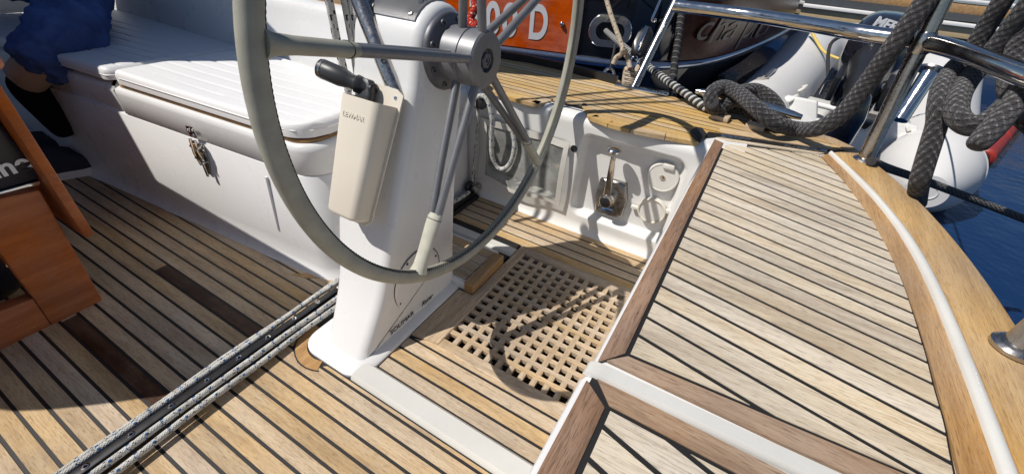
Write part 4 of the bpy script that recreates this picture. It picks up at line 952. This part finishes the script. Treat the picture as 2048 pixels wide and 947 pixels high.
# ------------------------------------------------------------------ stern rail, cleat, mooring ropes
pp = thing('stern_rail', 'polished steel stern rail tube with leaning posts round the aft deck', 'railing', (1.9, -.4, ZD))
A0 = az(1266, 179, ZD); A1 = az(1351, 4, .95); B0 = az(1727, 325, ZD); B1 = az(1845, 84, .985); C0 = az(2025, 700, ZD+.01); C1 = V((1.07, -.665, .985))
RTB = .0265
bm = B(); tube(bm, spl([az(1349, 12, .95), az(1480, 28, .957), az(1600, 46, .968), az(1720, 66, .978), B1, az(1930, 106, .985), az(2052, 152, .985), V((1.33, -.625, .985)), C1, V((.6, -.69, .985)), V((-.3, -.69, .985))], 8), RTB, 20); obj('top_tube', bm, STEEL, pp)
for nm, p, q, r in (('post', A0, A1, .0195), ('post', B0, B1, .0255), ('post', C0, C1, .0255)):
    d = (q-p).normalized(); bm = B(); tube(bm, [p-d*.01, p.lerp(q, .5), q] if p == C0 else [p-d*.01, p.lerp(q, .5), q, q+d*.45], r, 20); po = obj(nm, bm, STEELD, pp)
    if p != A0:
        bm = B(); lathe(bm, p+V((0, 0, .008)), (0, 0, 1), [(-.004, .040), (.004, .040), (.010, .034), (.014, .028)], 32); obj('base_flange', bm, STEELD, po)
bm = B(); p = A0+V((0, 0, .002)); d = (az(1295, 187, ZD)-az(1238, 176, ZD)).normalized(); n = V((-d.y, d.x, 0)); box(bm, p+d*.04+V((0, 0, .008)), (.27, .06, .014), (d, n, V((0, 0, 1)))); bevel(bm, .006, 2); obj('base_plate', bm, STEEL, pp)
bm = B(); lathe(bm, B1-(B1-B0).normalized()*.035, (B1-B0), [(0, .027), (.004, .030), (.060, .030), (.066, .027)], 24); obj('weld_collar', bm, STEELD, pp)

cl = thing('mooring_cleat', 'long steel mooring cleat on two pads at the deck edge', 'cleat', (2.15, .0, ZD))
h0, h1 = az(1392, 182, .645), az(1604, 235, .64); n_ = 12
bm = B(); tube(bm, [h0.lerp(h1, t)+V((0, 0, .004*math.sin(t*math.pi))) for t in [i/n_ for i in range(n_+1)]], [.010, .016, .019, .022, .025, .027, .028, .027, .025, .023, .020, .017, .011], 16); obj('horn', bm, STEEL, cl)
for t in (.33, .62):
    p = h0.lerp(h1, t); bm = B(); tube(bm, [V((p.x, p.y, ZD)), p], [.026, .018], 14); obj('leg', bm, STEEL, cl)
for q in ((1442, 232), (1512, 250)):
    p = az(*q, ZD+.02); bm = B(); d = (h1-h0); d.z = 0; d.normalize(); s = V((-d.y, d.x, 0)); box(bm, V((p.x, p.y, ZD+.014)), (.075, .055, .022), (d, s, V((0, 0, 1)))); bevel(bm, .004); obj('pad', bm, TAN, cl)
def mix_path(L):
    P = []
    for q in L:
        if q[2] == 'z': P.append(az(q[0], q[1], q[3]))
        else: P.append(ad(q[0], q[1], q[3]))
    return P
def roped(name, lab, L, r, mat=R_DARK, seg=18, n=10, grp=None):
    P = spl(mix_path(L), n)
    if isinstance(r, list): r = [lerp(r[min(int(i/n), len(r)-1)], r[min(int(i/n)+1, len(r)-1)], i/n-int(i/n)) for i in range(len(P))]
    bm = B(); tube(bm, P, r, seg); return tag(obj(name, bm, mat), lab, 'rope', grp)
roped('mooring_rope', 'thick charcoal mooring rope turned on the cleat and rising to the upper right', [(1440, 224, 'z', .60), (1424, 210, 'z', .635), (1424, 186, 'z', .68), (1446, 174, 'z', .695), (1476, 186, 'z', .695), (1512, 216, 'z', .68), (1548, 244, 'z', .645), (1592, 258, 'z', .615), (1640, 255, 'd', 1.62), (1690, 222, 'd', 1.56), (1740, 158, 'd', 1.49), (1790, 88, 'd', 1.40), (1840, 18, 'd', 1.34), (1880, -40, 'd', 1.30)], .0305)
roped('cleat_turn', 'upper charcoal rope turn arching over the middle of the cleat', [(1462, 196, 'z', .66), (1484, 182, 'z', .69), (1512, 180, 'z', .695), (1538, 194, 'z', .68), (1556, 216, 'z', .645), (1560, 236, 'z', .61), (1548, 250, 'z', .60)], .028, grp='charcoal rope turns on the cleat')
roped('cleat_turn', 'lower charcoal rope turn lying under the cleat', [(1444, 214, 'z', .607), (1476, 217, 'z', .608), (1506, 228, 'z', .607), (1534, 243, 'z', .604), (1556, 254, 'z', .60)], .027, grp='charcoal rope turns on the cleat')
roped('cleat_turn', 'short charcoal rope turn round the left cleat horn', [(1424, 204, 'z', .655), (1430, 214, 'z', .622), (1448, 210, 'z', .63), (1470, 202, 'z', .65), (1490, 204, 'z', .655)], .027, grp='charcoal rope turns on the cleat')
G = 'charcoal rope coil hanging on the stern rail'
roped('hanging_rope', 'leftmost charcoal coil strand with its end dropping over the side', [(2050, -80, 'd', 1.24), (2006, 0, 'd', 1.30), (1972, 55, 'd', 1.36), (1940, 105, 'd', 1.40), (1905, 140, 'd', 1.36), (1884, 175, 'd', 1.30), (1876, 212, 'd', 1.27), (1874, 245, 'd', 1.27), (1864, 280, 'd', 1.28), (1850, 325, 'd', 1.30), (1838, 368, 'd', 1.34), (1834, 405, 'd', 1.46)], .0265, grp=G)
roped('hanging_rope', 'charcoal coil strand bending into the low loop below the rail', [(2110, -60, 'd', 1.16), (2048, 25, 'd', 1.24), (2010, 75, 'd', 1.30), (1972, 118, 'd', 1.34), (1936, 160, 'd', 1.30), (1915, 200, 'd', 1.24), (1916, 234, 'd', 1.20), (1944, 252, 'd', 1.17), (1982, 240, 'd', 1.15), (2014, 212, 'd', 1.14), (2060, 160, 'd', 1.14)], .0285, grp=G)
roped('hanging_rope', 'charcoal rope tail with a cut end pointing down left', [(2100, 100, 'd', 1.10), (2058, 165, 'd', 1.09), (2022, 214, 'd', 1.08), (1984, 258, 'd', 1.08), (1956, 288, 'd', 1.08), (1950, 295, 'd', 1.08)], [.027, .027, .027, .027, .024, .012], grp=G)
roped('hanging_rope', 'charcoal strand in the shadow at the far right of the coil', [(2100, -30, 'd', 1.2), (2054, 60, 'd', 1.26), (2030, 120, 'd', 1.28), (2022, 180, 'd', 1.26), (2050, 225, 'd', 1.22)], .030, grp=G)
roped('hanging_rope', 'second shadowed strand filling the gap behind the rail at the far right', [(2120, 40, 'd', 1.3), (2070, 110, 'd', 1.32), (2040, 170, 'd', 1.3), (2040, 220, 'd', 1.28), (2080, 260, 'd', 1.25)], .030, grp=G)
roped('stern_line', 'thin black line running from the deck edge out over the blue water', [(1742, 322, 'z', ZD+.03), (1775, 336, 'd', 1.70), (1840, 358, 'd', 1.75), (1920, 388, 'd', 1.8), (2080, 450, 'd', 1.85)], .0165, R_DARK, 12, 6)

# ------------------------------------------------------------------ lashing and block at the first post
def pl(name, lab, L, r, mat, cat='rope', seg=12):
    bm = B(); tube(bm, spl(mix_path(L), 8), r, seg); return tag(obj(name, bm, mat), lab, cat)
D0 = (A0-CP).dot(FW)
ls = thing('lashed_fitting', 'tan leather bound fitting beside the first stern rail post', 'fitting', A0)
q = [ad(*p, D0+.03) for p in ((1246, 176), (1250, 132), (1262, 124), (1268, 140), (1276, 126), (1284, 136), (1272, 178))]
bm = B(); hull(bm, q, [p+FW*.05 for p in q]); bevel(bm, .008, 2); lf = obj('leather_wrap', bm, TAN, ls)
bm = B()
for k in range(5): y = 140+8*k; tube(bm, [ad(1247, y, D0+.026), ad(1262, y+2.5, D0+.022), ad(1277, y+4, D0+.026)], .0022, 6)
obj('whipping', bm, THREAD, lf)
pl('tan_line', 'tan line coming down from above to the lashed fitting', [(1205, -30, 'd', D0+.1), (1222, 30, 'd', D0+.08), (1240, 80, 'd', D0+.05), (1248, 104, 'd', D0+.03), (1256, 118, 'd', D0+.02), (1260, 138, 'd', D0+.0)], .0125, R_TAN)
pl('tan_line_end', 'cut end of the tan line curling left of the fitting', [(1252, 104, 'd', D0), (1246, 99, 'd', D0-.02), (1243, 108, 'd', D0), (1232, 116, 'd', D0+.02), (1226, 129, 'd', D0+.03)], .013, R_TAN)
bkk = thing('snatch_block', 'black and steel snatch block hanging left of the first post', 'block', A0+V((0, 0, .2)))
c = ad(1285, 84, D0+.12); bm = B(); ux = (ad(1296, 60, D0+.12)-ad(1274, 112, D0+.12)).normalized(); side = ux.cross(FW).normalized()
R = []
for t, w in ((-.085, .02), (-.07, .036), (-.02, .045), (.03, .043), (.06, .03), (.075, .014)): R.append([c+ux*t+side*w*a+FW*.028*b for a, b in ((-1, -.6), (-.6, -1), (.6, -1), (1, -.6), (1, .6), (.6, 1), (-.6, 1), (-1, .6))])
loft(bm, R); obj('block_shell', bm, BLACK, bkk)
bm = B(); box(bm, c-FW*.03+side*.012, (.14, .022, .006), (ux, side, FW)); bevel(bm, .002); st_ = obj('side_strap', bm, STEEL, bkk)
bm = B(); tube(bm, spl([c-ux*.08, c-ux*.11+side*.02, c-ux*.15, c-ux*.11-side*.02, c-ux*.08], 6), .006, 8); obj('shackle', bm, STEEL, bkk)
bm = B(); tube(bm, spl([ad(1325, -10, D0+.1), ad(1312, 20, D0+.1), ad(1304, 40, D0+.1), ad(1310, 44, D0+.1), ad(1311, 38, D0+.1)], 6), .006, 8); obj('top_hook', bm, STEEL, bkk)
hk = thing('hanging_shackle', 'small steel shackle hanging on a black cord above the deck edge', 'shackle', A0+V((-.1, .2, .1)))
bm = B(); tube(bm, spl([ad(1212, 155, D0+.1), ad(1210, 143, D0+.1), ad(1219, 137, D0+.1), ad(1227, 144, D0+.1), ad(1226, 157, D0+.1)], 6), .008, 8); obj('bow', bm, STEEL, hk)
bm = B(); tube(bm, spl([ad(1221, 136, D0+.1), ad(1226, 112, D0+.15), ad(1231, 88, D0+.2)], 6), .007, 8); obj('cord', bm, RUBBER, hk)

# ------------------------------------------------------------------ neighbouring boat
nb = thing('neighbour_yacht', 'dark navy yacht with varnished wood panels and white letters moored alongside', 'yacht', (3.6, 1, ZW))
ZR = .35
rp = [az(*q, ZR) for q in ((700, 62), (880, 80), (990, 95), (1115, 111), (1200, 122), (1262, 128), (1330, 129), (1420, 120), (1500, 95), (1550, 72), (1590, 50))]
pc2 = spl([(p.x, p.y, 0) for p in rp], 10); pc2 = [V((a, b, 0)) for a, b in resample([(p.x, p.y) for p in pc2], 120)]
pc2 = [pc2[0]+V((-1.2, 4.5, 0))]+pc2+[pc2[-1]+V((.25, .1, 0)), pc2[-1]+V((.45, .6, 0)), pc2[-1]+V((.2, 5, 0))]
def nrm(i):
    t = (pc2[min(i+1, len(pc2)-1)]-pc2[max(i-1, 0)]).normalized(); return V((t.y, -t.x, 0)) if True else t
# outward is towards our own boat
sg = 1 if nrm(40).x < 0 else -1
def nb_strip(i0, i1, prof):
    return [[pc2[i]+nrm(i)*sg*o+V((0, 0, z)) for o, z in prof] for i in range(i0, i1+1)]
bm = B(); loft(bm, nb_strip(0, len(pc2)-1, [(-.45, -.5), (-.18, ZW), (-.05, .05), (0, ZR), (.01, .9), (.012, 1.12), (-.02, 1.2), (-.5, 1.2)]), False, False, closed=False); obj('hull', bm, NAVY, nb, ang=60)
bm = B(); loft(bm, nb_strip(0, len(pc2)-1, [(-.01, ZR-.045), (.03, ZR-.035), (.045, ZR-.005), (.03, ZR+.022), (-.01, ZR+.028)]), closed=True); obj('rub_rail', bm, plain('blue_steel_rail', (.32, .36, .45), .16, .9), nb, ang=60)
def ipx(px):       # index of the curve point seen at this pixel column
    def col(p): v = p+V((0, 0, ZR))-CP; return 1024+FPX*v.dot(RT)/v.dot(FW)
    return min(range(1, len(pc2)-3), key=lambda i: abs(col(pc2[i])-px))
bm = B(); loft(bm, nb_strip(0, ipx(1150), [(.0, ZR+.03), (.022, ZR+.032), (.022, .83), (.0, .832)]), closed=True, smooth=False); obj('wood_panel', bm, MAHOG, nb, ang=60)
bm = B(); loft(bm, nb_strip(ipx(1338), ipx(1572), [(.0, ZR+.03), (.022, ZR+.032), (.022, .83), (.0, .832)]), closed=True, smooth=False); obj('wood_panel', bm, MAHOG_SHADE, nb, ang=60)
bm = B(); loft(bm, nb_strip(0, len(pc2)-1, [(.0, .90), (.018, .902), (.022, .99), (.0, .992)]), closed=True, smooth=False); obj('sheer_strake', bm, GREYH, nb, ang=60)
def apl(x, y, P, n): d = ray(x, y); return CP+d*((P-CP).dot(n)/d.dot(n))
def hullchar(ch, x0, x1, yb, yt, mat, name='lettering', bold=.006, shear=0):
    i = ipx((x0+x1)/2); n = nrm(i)*sg; P = pc2[i]+n*.0226; a = apl(x0, yb, P, n); b = apl(x1, yb, P, n); t = apl((x0+x1)/2, yt, P, n)
    h = t.z-min(a.z, b.z); w = (b-a).length; bm = textbm(ch, 1, (0, 0, 0), (1, 0, 0), (0, 1, 0), .001, bold=bold, shear=shear)
    xs = [v.co.x for v in bm.verts]; ys = [v.co.y for v in bm.verts]; X = (b-a); X.z = 0; X.normalize()
    for v in bm.verts:
        u = (v.co.x-min(xs))/(max(xs)-min(xs)); q = (v.co.y-min(ys))/(max(ys)-min(ys)); v.co = V((a.x, a.y, min(a.z, b.z)))+X*w*u+V((0, 0, h*q))+n*(.001+v.co.z)
    o = obj(name, bm, mat, nb, smooth=False, recalc=False)
for ch, x0, x1, yb, yt in (('3', 938, 965, 62, -2), ('0', 970, 999, 68, 2), ('0', 1003, 1033, 73, 5), ('D', 1057, 1092, 78, 8)): hullchar(ch, x0, x1, yb, yt, LETW, bold=.03)
for ch, x0, x1, yb, yt in (('c', 1392, 1420, 78, 46), ('h', 1418, 1446, 80, 30), ('a', 1446, 1472, 74, 46), ('p', 1472, 1498, 88, 42), ('l', 1500, 1510, 72, 30), ('u', 1512, 1540, 64, 40)): hullchar(ch, x0, x1, yb, yt, LETG, bold=-.004, shear=.35)
i = ipx(1220); n = nrm(i)*sg; P = pc2[i]+n*.012; fc = apl(1220, 62, P, n); X = V((-n.y, n.x, 0)); X = X if X.y < 0 else -X
def stad(w, h, k=40):
    out = []
    for j in range(k):
        a = 2*math.pi*j/k; cx_ = (w-h) if math.cos(a) > 0 else -(w-h); out.append((cx_+h*math.cos(a), h*math.sin(a)))
    return out
bm = B(); wv = abs((apl(1264, 62, P, n)-fc).dot(X)); hv = abs(apl(1220, 27, P, n).z-fc.z)
loft(bm, [[fc+X*a+V((0, 0, b))+n*d for a, b in stad(wv*k, hv*k2)] for k, k2, d in ((1, 1, 0), (1, 1, .02), (.96, .95, .028), (.66, .52, .03), (.63, .48, .02), (.63, .48, .004))], False, False); obj('hawse_ring', bm, STEEL, nb)
bm = B(); loft(bm, [[fc+X*a+V((0, 0, b))+n*d for a, b in stad(wv*.64, hv*.49)] for d in (.001, .003)]); obj('hawse_hole', bm, CAULK, nb, smooth=False)
i = ipx(1124); n = nrm(i)*sg; P = pc2[i]+n*.024; bm = B(); sphere(bm, apl(1124, 48, P, n), .02, 1, 1, 1, 12); obj('stud', bm, STEEL, nb)
pl('striped_mooring_rope', 'black and white twisted rope from the hawse hole down to the deck edge', [(1212, 62, 'd', 3.1), (1232, 80, 'd', 2.8), (1290, 128, 'd', 2.35), (1340, 165, 'd', 2.1), (1400, 207, 'd', 1.95), (1425, 222, 'd', 1.92)], .019, R_STRIPE)
pl('black_twisted_rope', 'black twisted rope hanging straight down near the first post', [(1368, -20, 'd', 2.5), (1364, 20, 'd', 2.45), (1355, 90, 'd', 2.4), (1347, 150, 'd', 2.35), (1345, 200, 'd', 2.3)], .021, R_BTW)
pl('red_coil', 'red rope bundle behind the top of the pedestal', [(943, -20, 'd', 2.9), (950, 15, 'd', 2.9), (940, 40, 'd', 2.9), (950, 55, 'd', 2.88), (942, 72, 'd', 2.9)], .026, R_RED)

# ------------------------------------------------------------------ inflatable dinghy with outboard
dg = thing('inflatable_dinghy', 'light grey inflatable dinghy with round tubes afloat behind the stern', 'dinghy', (4.0, -1.2, ZW))
O_ = V((4.013, -1.274, -.05)); da = V((.988, -.152, 0)); dp = V((.152, .988, 0)); WD = 1.26
L_ = lambda l, w, z: O_+da*l+dp*w+V((0, 0, z))
cone = [(-.42, .115), (-.40, .125), (-.30, .185), (-.15, .265), (-.02, .298), (0, .30)]
for w, nm in ((0, 'tube'), (WD, 'tube')):
    s = 1 if w == 0 else -1
    P = [L_(l, w, 0) for l, r in cone]; Rr = [r for l, r in cone]
    for k in range(1, 9): P.append(L_(.28*k, w, .004*k*k)); Rr.append(.30)
    for k in range(1, 7): a = k/6*math.pi/2; P.append(L_(2.24+.62*math.sin(a), w+s*.63*(1-math.cos(a)), .26+.12*k/6)); Rr.append(.30-.01*k)
    bm = B(); tube(bm, P, Rr, 40); tb_ = obj('inflatable_tube', bm, PVC, dg)
    for l in (0.0, .85):
        bm = B(); tube(bm, [L_(l, w, .302*math.sin(a)*1+.0)+dp*(.302*math.cos(a)) for a in [2*math.pi*i/40 for i in range(40)]], .006, 6, True); obj('seam_tape', bm, PVC, tb_)
    bm = B(); tube(bm, [L_(-.421, w, .05*math.sin(a))+dp*(.06*math.cos(a)) for a in [2*math.pi*i/24 for i in range(24)]], .005, 6, True); obj('end_ring', bm, PVC, tb_)
    # grab line with patches on the top of the tube
    pts = []
    for k, l in enumerate((.35, .8, 1.35)):
        c = L_(l, w, 0)+V((0, 0, .287))+dp*(.06*s*(-1)); bm = B(); lathe(bm, c, (0, 0, 1), [(-.004, .07), (.012, .06), (.016, .03), (.03, .028), (.03, .012), (.01, .01)], 20); obj('line_patch', bm, PVCD, tb_); pts.append(c+V((0, 0, .02)))
    for a, b in zip(pts[:-1], pts[1:]):
        bm = B(); tube(bm, spl([a, a.lerp(b, .5)+V((0, 0, .02)), b], 6), .02, 8); obj('grab_line', bm, GREYH, tb_)
bm = B(); A = [L_(.10, w, z) for w, z in ((.12, -.26), (WD-.12, -.26), (WD-.18, .26), (.85, .27), (.80, .14), (.46, .14), (.41, .27), (.18, .26))]; hull(bm, A, [p+da*.06 for p in A]); bevel(bm, .012, 2); tm = obj('transom', bm, WHITEP, dg)
bm = B(); c = L_(.095, .33, .02); lathe(bm, c, -da, [(0, .022), (.02, .02), (.025, .01)], 16); obj('drain_plug', bm, STEEL, tm)
bm = B(); tube(bm, spl([c+V((0, 0, -.03))-da*.01, c+V((0, 0, -.16))+dp*.02-da*.01, c+V((0, 0, -.17))-dp*.01-da*.01, c+V((0, 0, -.04))-dp*.02-da*.01], 6), .006, 8, True); obj('plug_strap', bm, OFFW, tm)
bm = B(); prism(bm, [xy(L_(l, w, 0)) for l, w in ((.1, .1), (2.5, .1), (2.5, WD-.1), (.1, WD-.1))], -.22, -.20); obj('dinghy_floor', bm, PVCD, dg, smooth=False)
bm = B(); A = [L_(l, w, -.02) for l, w in ((.35, .75), (.95, .72), (.95, 1.15), (.35, 1.15))]; hull(bm, [p+V((0, 0, -.2)) for p in A], [p+V((0, 0, .14)) for p in A]); bevel(bm, .05, 3); obj('seat_box', bm, OFFW, dg)
bm = B(); box(bm, L_(.348, .93, -.03), (.006, .26, .16), (da, dp, V((0, 0, 1)))); bevel(bm, .02, 2); obj('seat_hatch', bm, WHITEP, dg)
bm = B(); tube(bm, spl([L_(.30, 1.08, .02), L_(.30, 1.06, .17), L_(.30, .98, .20), L_(.30, .66, .20), L_(.30, .58, .17), L_(.30, .56, .02)], 6), .022, 12); obj('seat_rail', bm, WHITEP, dg)
for l, w0, w1 in ((.75, 1.02, .72), (1.1, 1.02, .60)):
    bm = B(); a = [L_(l, WD-.20, .22), L_(l, WD-.30, .10), L_(l, WD-.34, -.05), L_(l, WD-.45, -.19)]
    loft(bm, [[p-da*.04, p+da*.04, p+da*.04+dp*.008, p-da*.04+dp*.008] for p in a], smooth=False); obj('strap', bm, OFFW, dg)
for w, s in ((0, 1), (WD, -1)):
    for l in (.18, .62):
        c = L_(l, w, 0)+V((0, 0, .22))+dp*s*.215; bm = B(); tube(bm, spl([c-da*.09, c-da*.06+dp*s*.03+V((0, 0, .03)), c+da*.06+dp*s*.03+V((0, 0, .03)), c+da*.09], 5), .014, 8); obj('lifting_handle', bm, OFFW, dg)
bm = B(); tube(bm, spl([L_(.45, .20, -.16), L_(.5, .30, -.12), L_(.7, .34, -.14), L_(1.0, .5, -.13)], 6), .018, 8); obj('fuel_hose', bm, RUBBER, dg)
bm = B(); A = [L_(l, w, -.19) for l, w in ((.9, .25), (1.3, .25), (1.3, .55), (.9, .55))]; hull(bm, A, [p+V((0, 0, .2)) for p in A]); bevel(bm, .03, 2); obj('fuel_tank', bm, BLACK, dg)
bm = B(); box(bm, L_(.6, .55, -.195), (.8, .26, .006), (da, dp, V((0, 0, 1)))); obj('tread_mat', bm, plain('tread_grey', (.2, .2, .2), .6, bump=1, bs=60), dg)
pl('yellow_line', 'thin yellow line lying across the far end of the dinghy', [(1614, 46, 'd', 4.6), (1632, 80, 'd', 4.5), (1650, 105, 'd', 4.4), (1678, 118, 'd', 4.3)], .014, YELL)

ob = thing('outboard_motor', 'black tilted outboard motor with white lettering on the dinghy transom', 'outboard motor', L_(.1, .63, .2))
oc = ad(1752, 104, 3.40); gb = ad(1686, 258, 2.62); tilt = (gb-oc).normalized(); LG = (gb-oc).length; K = 1.22
sx = tilt.cross(V((0, 0, 1))).normalized(); sy = sx.cross(tilt).normalized()
if sy.z < 0: sy = -sy
bm = B(); R = []
for t, a, b, oz in ((-.34, .06, .05, .05), (-.31, .13, .11, .04), (-.22, .17, .17, .02), (-.05, .185, .20, .01), (.10, .17, .19, 0), (.18, .13, .15, 0), (.21, .10, .11, 0)):
    a *= K; b *= K; t *= 1.25; R.append([oc+tilt*t+sy*oz+sx*a*math.copysign(abs(math.cos(q))**.7, math.cos(q))+sy*b*math.copysign(abs(math.sin(q))**.7, math.sin(q)) for q in [2*math.pi*i/28 for i in range(28)]])
loft(bm, R); cw = obj('cowl', bm, plain('gloss_black_cowl', (.012, .013, .018), .12, coat=.5), ob)
bm = B(); tube(bm, [oc+tilt*.2, oc+tilt*LG*.45, oc+tilt*LG*.7, oc+tilt*LG*.97], [.15, .10, .075, .066], 20); obj('leg', bm, BLACK, ob)
bm = B(); R = []
for t, r in ((-.26, .016), (-.22, .05), (-.09, .08), (.06, .08), (.18, .06), (.22, .045)): R.append([gb-sy*t*1+sx*r*math.cos(q)+tilt*r*math.sin(q) for q in [2*math.pi*i/20 for i in range(20)]])
loft(bm, R); obj('gearcase', bm, NAVY, ob)
for k in range(3):
    a = 2*math.pi*k/3+.4; d = sx*math.cos(a)+tilt*math.sin(a); e = sy.cross(d); c = gb-sy*.20
    bm = B(); A = [c+d*.03+e*.02-sy*.015, c+d*.09+e*.055-sy*.03, c+d*.115, c+d*.08-e*.05+sy*.03, c+d*.03-e*.02+sy*.015]; hull(bm, A, [p+sy*.006 for p in A]); obj('blade', bm, BLACK, ob)
bm = B(); A = [oc+tilt*LG*.86+sx*a+sy*b for a, b in ((-.08, -.16), (.08, -.16), (.09, .10), (-.09, .10))]; hull(bm, A, [p+tilt*.012 for p in A]); bevel(bm, .004); obj('cavitation_plate', bm, NAVY, ob)
bm = B(); box(bm, oc+tilt*LG*.40-sy*.12, (.26, .26, .16), (tilt, sx, sy)); bevel(bm, .025, 2); obj('bracket', bm, BLACK, ob)
for w in (-.11, .11):
    bm = B(); box(bm, oc+tilt*LG*.44+sx*w*1.4-sy*.05, (.26, .04, .18), (tilt, sx, sy)); bevel(bm, .01, 2); obj('clamp_arm', bm, BLACK, ob)
    bm = B(); tube(bm, [oc+tilt*LG*.5+sx*w*1.9+sy*.08, oc+tilt*LG*.5+sx*w*1.9-sy*.12], .012, 8); obj('clamp_screw', bm, STEEL, ob)
bm = B(); tube(bm, spl([oc+tilt*.3+sx*.2+sy*.2, oc+tilt*.5+sx*.3+sy*.16, oc+tilt*.72+sx*.2-sy*.02], 6), .012, 8); obj('hose', bm, RUBBER, ob)
m0, m1 = ad(1744, 50, 2.98), ad(1806, 70, 2.98); X = (m1-m0).normalized(); Yd = (ad(1752, 28, 2.95)-m0).normalized()
X0 = X; nrm_ = X.cross(Yd).normalized()
obj('lettering', textbm('MERCURY', .085, m0, X, Yd, .004, bold=.003, shear=.2, sx=1.0), LETW, cw, smooth=False)
# steel tube with a flat cap standing beyond the second post
rh = thing('rod_holder', 'short wide steel tube with a flat cap leaning behind the second post', 'tube', ad(1800, 240, 2.1))
p, q = ad(1798, 240, 2.1), ad(1862, 142, 2.05); bm = B(); tube(bm, [p, q], .036, 24); obj('tube_body', bm, STEEL, rh)
d = (q-p).normalized(); bm = B(); lathe(bm, q, d, [(-.002, .058), (.008, .058), (.01, .05)], 28); obj('flat_cap', bm, STEELD, rh)

# ------------------------------------------------------------------ boats beyond and a red float
mb_ = thing('moored_motorboat', 'grey hulled boat with white rail and teak edge far behind the dinghy', 'boat', (10, -2, ZW))
XB = 10.0; zz = lambda py: ax(1915, py, XB).z
bm = B(); prism(bm, [(XB, -12), (XB+3, -12), (XB+3, .6), (XB+1, 1.4), (XB+.2, .8)], ZW-.2, zz(8)); obj('hull', bm, GREYH, mb_)
for y0, y1, mm, th, nm in ((26, 5, T_CAP2, .06, 'teak_edge'), (52, 44, WHITEP, .10, 'white_rail'), (76, 53, plain('tan_band', (.55, .42, .24), .4), .05, 'tan_band'), (2, -4, WHITEP, .08, 'white_rail')):
    bm = B(); box(bm, (XB-th/2, -5.7, (zz(y0)+zz(y1))/2), (th, 12.4, zz(y1)-zz(y0))); bevel(bm, .01); obj(nm, bm, mm, mb_)
rf = thing('red_float', 'red banded float lying on the water at the right edge', 'float', az(1990, 290, ZW))
p, q = az(1962, 318, ZW+.08), az(2044, 222, ZW+.08); d = (q-p).normalized(); L = (q-p).length
for k in range(3):
    bm = B(); lathe(bm, p+d*L*(k/3+.02), d, [(0, .06), (.02, .085), (L/3-.07, .085), (L/3-.05, .06)], 24); obj('segment', bm, RED, rf)
bm = B(); lathe(bm, p, d, [(-.02, .05), (L, .05)], 16); obj('core', bm, BLACK, rf)
pl('thin_white_cord', 'thin pale cord running from the coil toward the dinghy', [(1855, 175, 'd', 3.2), (1900, 168, 'd', 2.6), (1960, 150, 'd', 1.9), (2010, 130, 'd', 1.5)], .006, OFFW, 'cord', 6)

# ------------------------------------------------------------------ unseen casters, added and shaped to throw the shade on the bench and deck
def up_(p, h): return V(p)+SUN*(h/SUN.z)
sh = thing('shade_canvas', 'added blue canvas out of view, shaped to shade the forward bench', 'shade_canvas', (.3, 3.4, 0))  # added out of view, its edge projected up from the bench shadow
edge = [(-1.2, 2.45, 0), (.1, 2.42, 0), (.60, 2.40, 0), (.732, 2.225, 0), (.745, 2.30, .535), (.80, 2.35, .62), (1.06, 2.09, .62), (1.26, 1.93, .62), (1.34, 2.02, .70), (1.36, 2.12, .74), (1.40, 2.12, .80), (1.45, 2.02, .86), (1.7, 1.95, .86)]
E1 = [up_(p, 1.75-p[2]) for p in edge]
bm = B(); lo = [bm.verts.new(p) for p in E1]; hi = [bm.verts.new((p.x-.15, p.y+1.6, 1.95)) for p in E1]
for i in range(len(E1)-1): bm.faces.new((lo[i], lo[i+1], hi[i+1], hi[i]))
bmesh.ops.solidify(bm, geom=bm.faces[:], thickness=.01); obj('canvas', bm, CANVAS, sh, smooth=False)
bm = B(); tube(bm, [E1[0]+V((-.02, .1, 0)), V((E1[0].x-.3, E1[0].y+.6, .8))], .012, 10); obj('frame_tube', bm, STEEL, sh)
shade_boom = thing('shade_boom', 'added canvas roll on a spar, out of view, shading the side deck', 'shade_boom', (1.2, 2, 2.2))  # unseen, added to cast the dark band on the side deck
p, q = up_((2.17, 1.23, ZD), 1.7), up_((2.40, .76, ZD), 1.7); d = (p-q).normalized()
bm = B(); tube(bm, [q, q+d*.15, q+d*2.6], [.10, .17, .17], 16); obj('shade_cover', bm, CANVAS, shade_boom)
bm = B(); tube(bm, [q+V((0, 0, -.2)), q+d*2.6+V((0, 0, -.2))], .06, 12); obj('spar', bm, ALU, shade_boom)
for k, (s0, s1) in enumerate((((1036, 202), (1300, 178)), ((1085, 210), (1340, 193)), ((1100, 214), (1385, 203)))):  # added wires, placed sunward of the thin shadow lines on the deck
    a, b = up_(az(*s0, ZD), 1.3+.1*k), up_(az(*s1, ZD), 2.1+.1*k); d = (b-a).normalized()
    bm = B(); tube(bm, [a-d*.5, b+d*1.2], .0125, 8); tag(obj('shadow_wire', bm, STEEL), ['added unseen wire throwing the foremost thin shadow', 'added unseen wire throwing the middle thin shadow', 'added unseen wire throwing the aftmost thin shadow'][k], 'wire', 'added shadow wires')
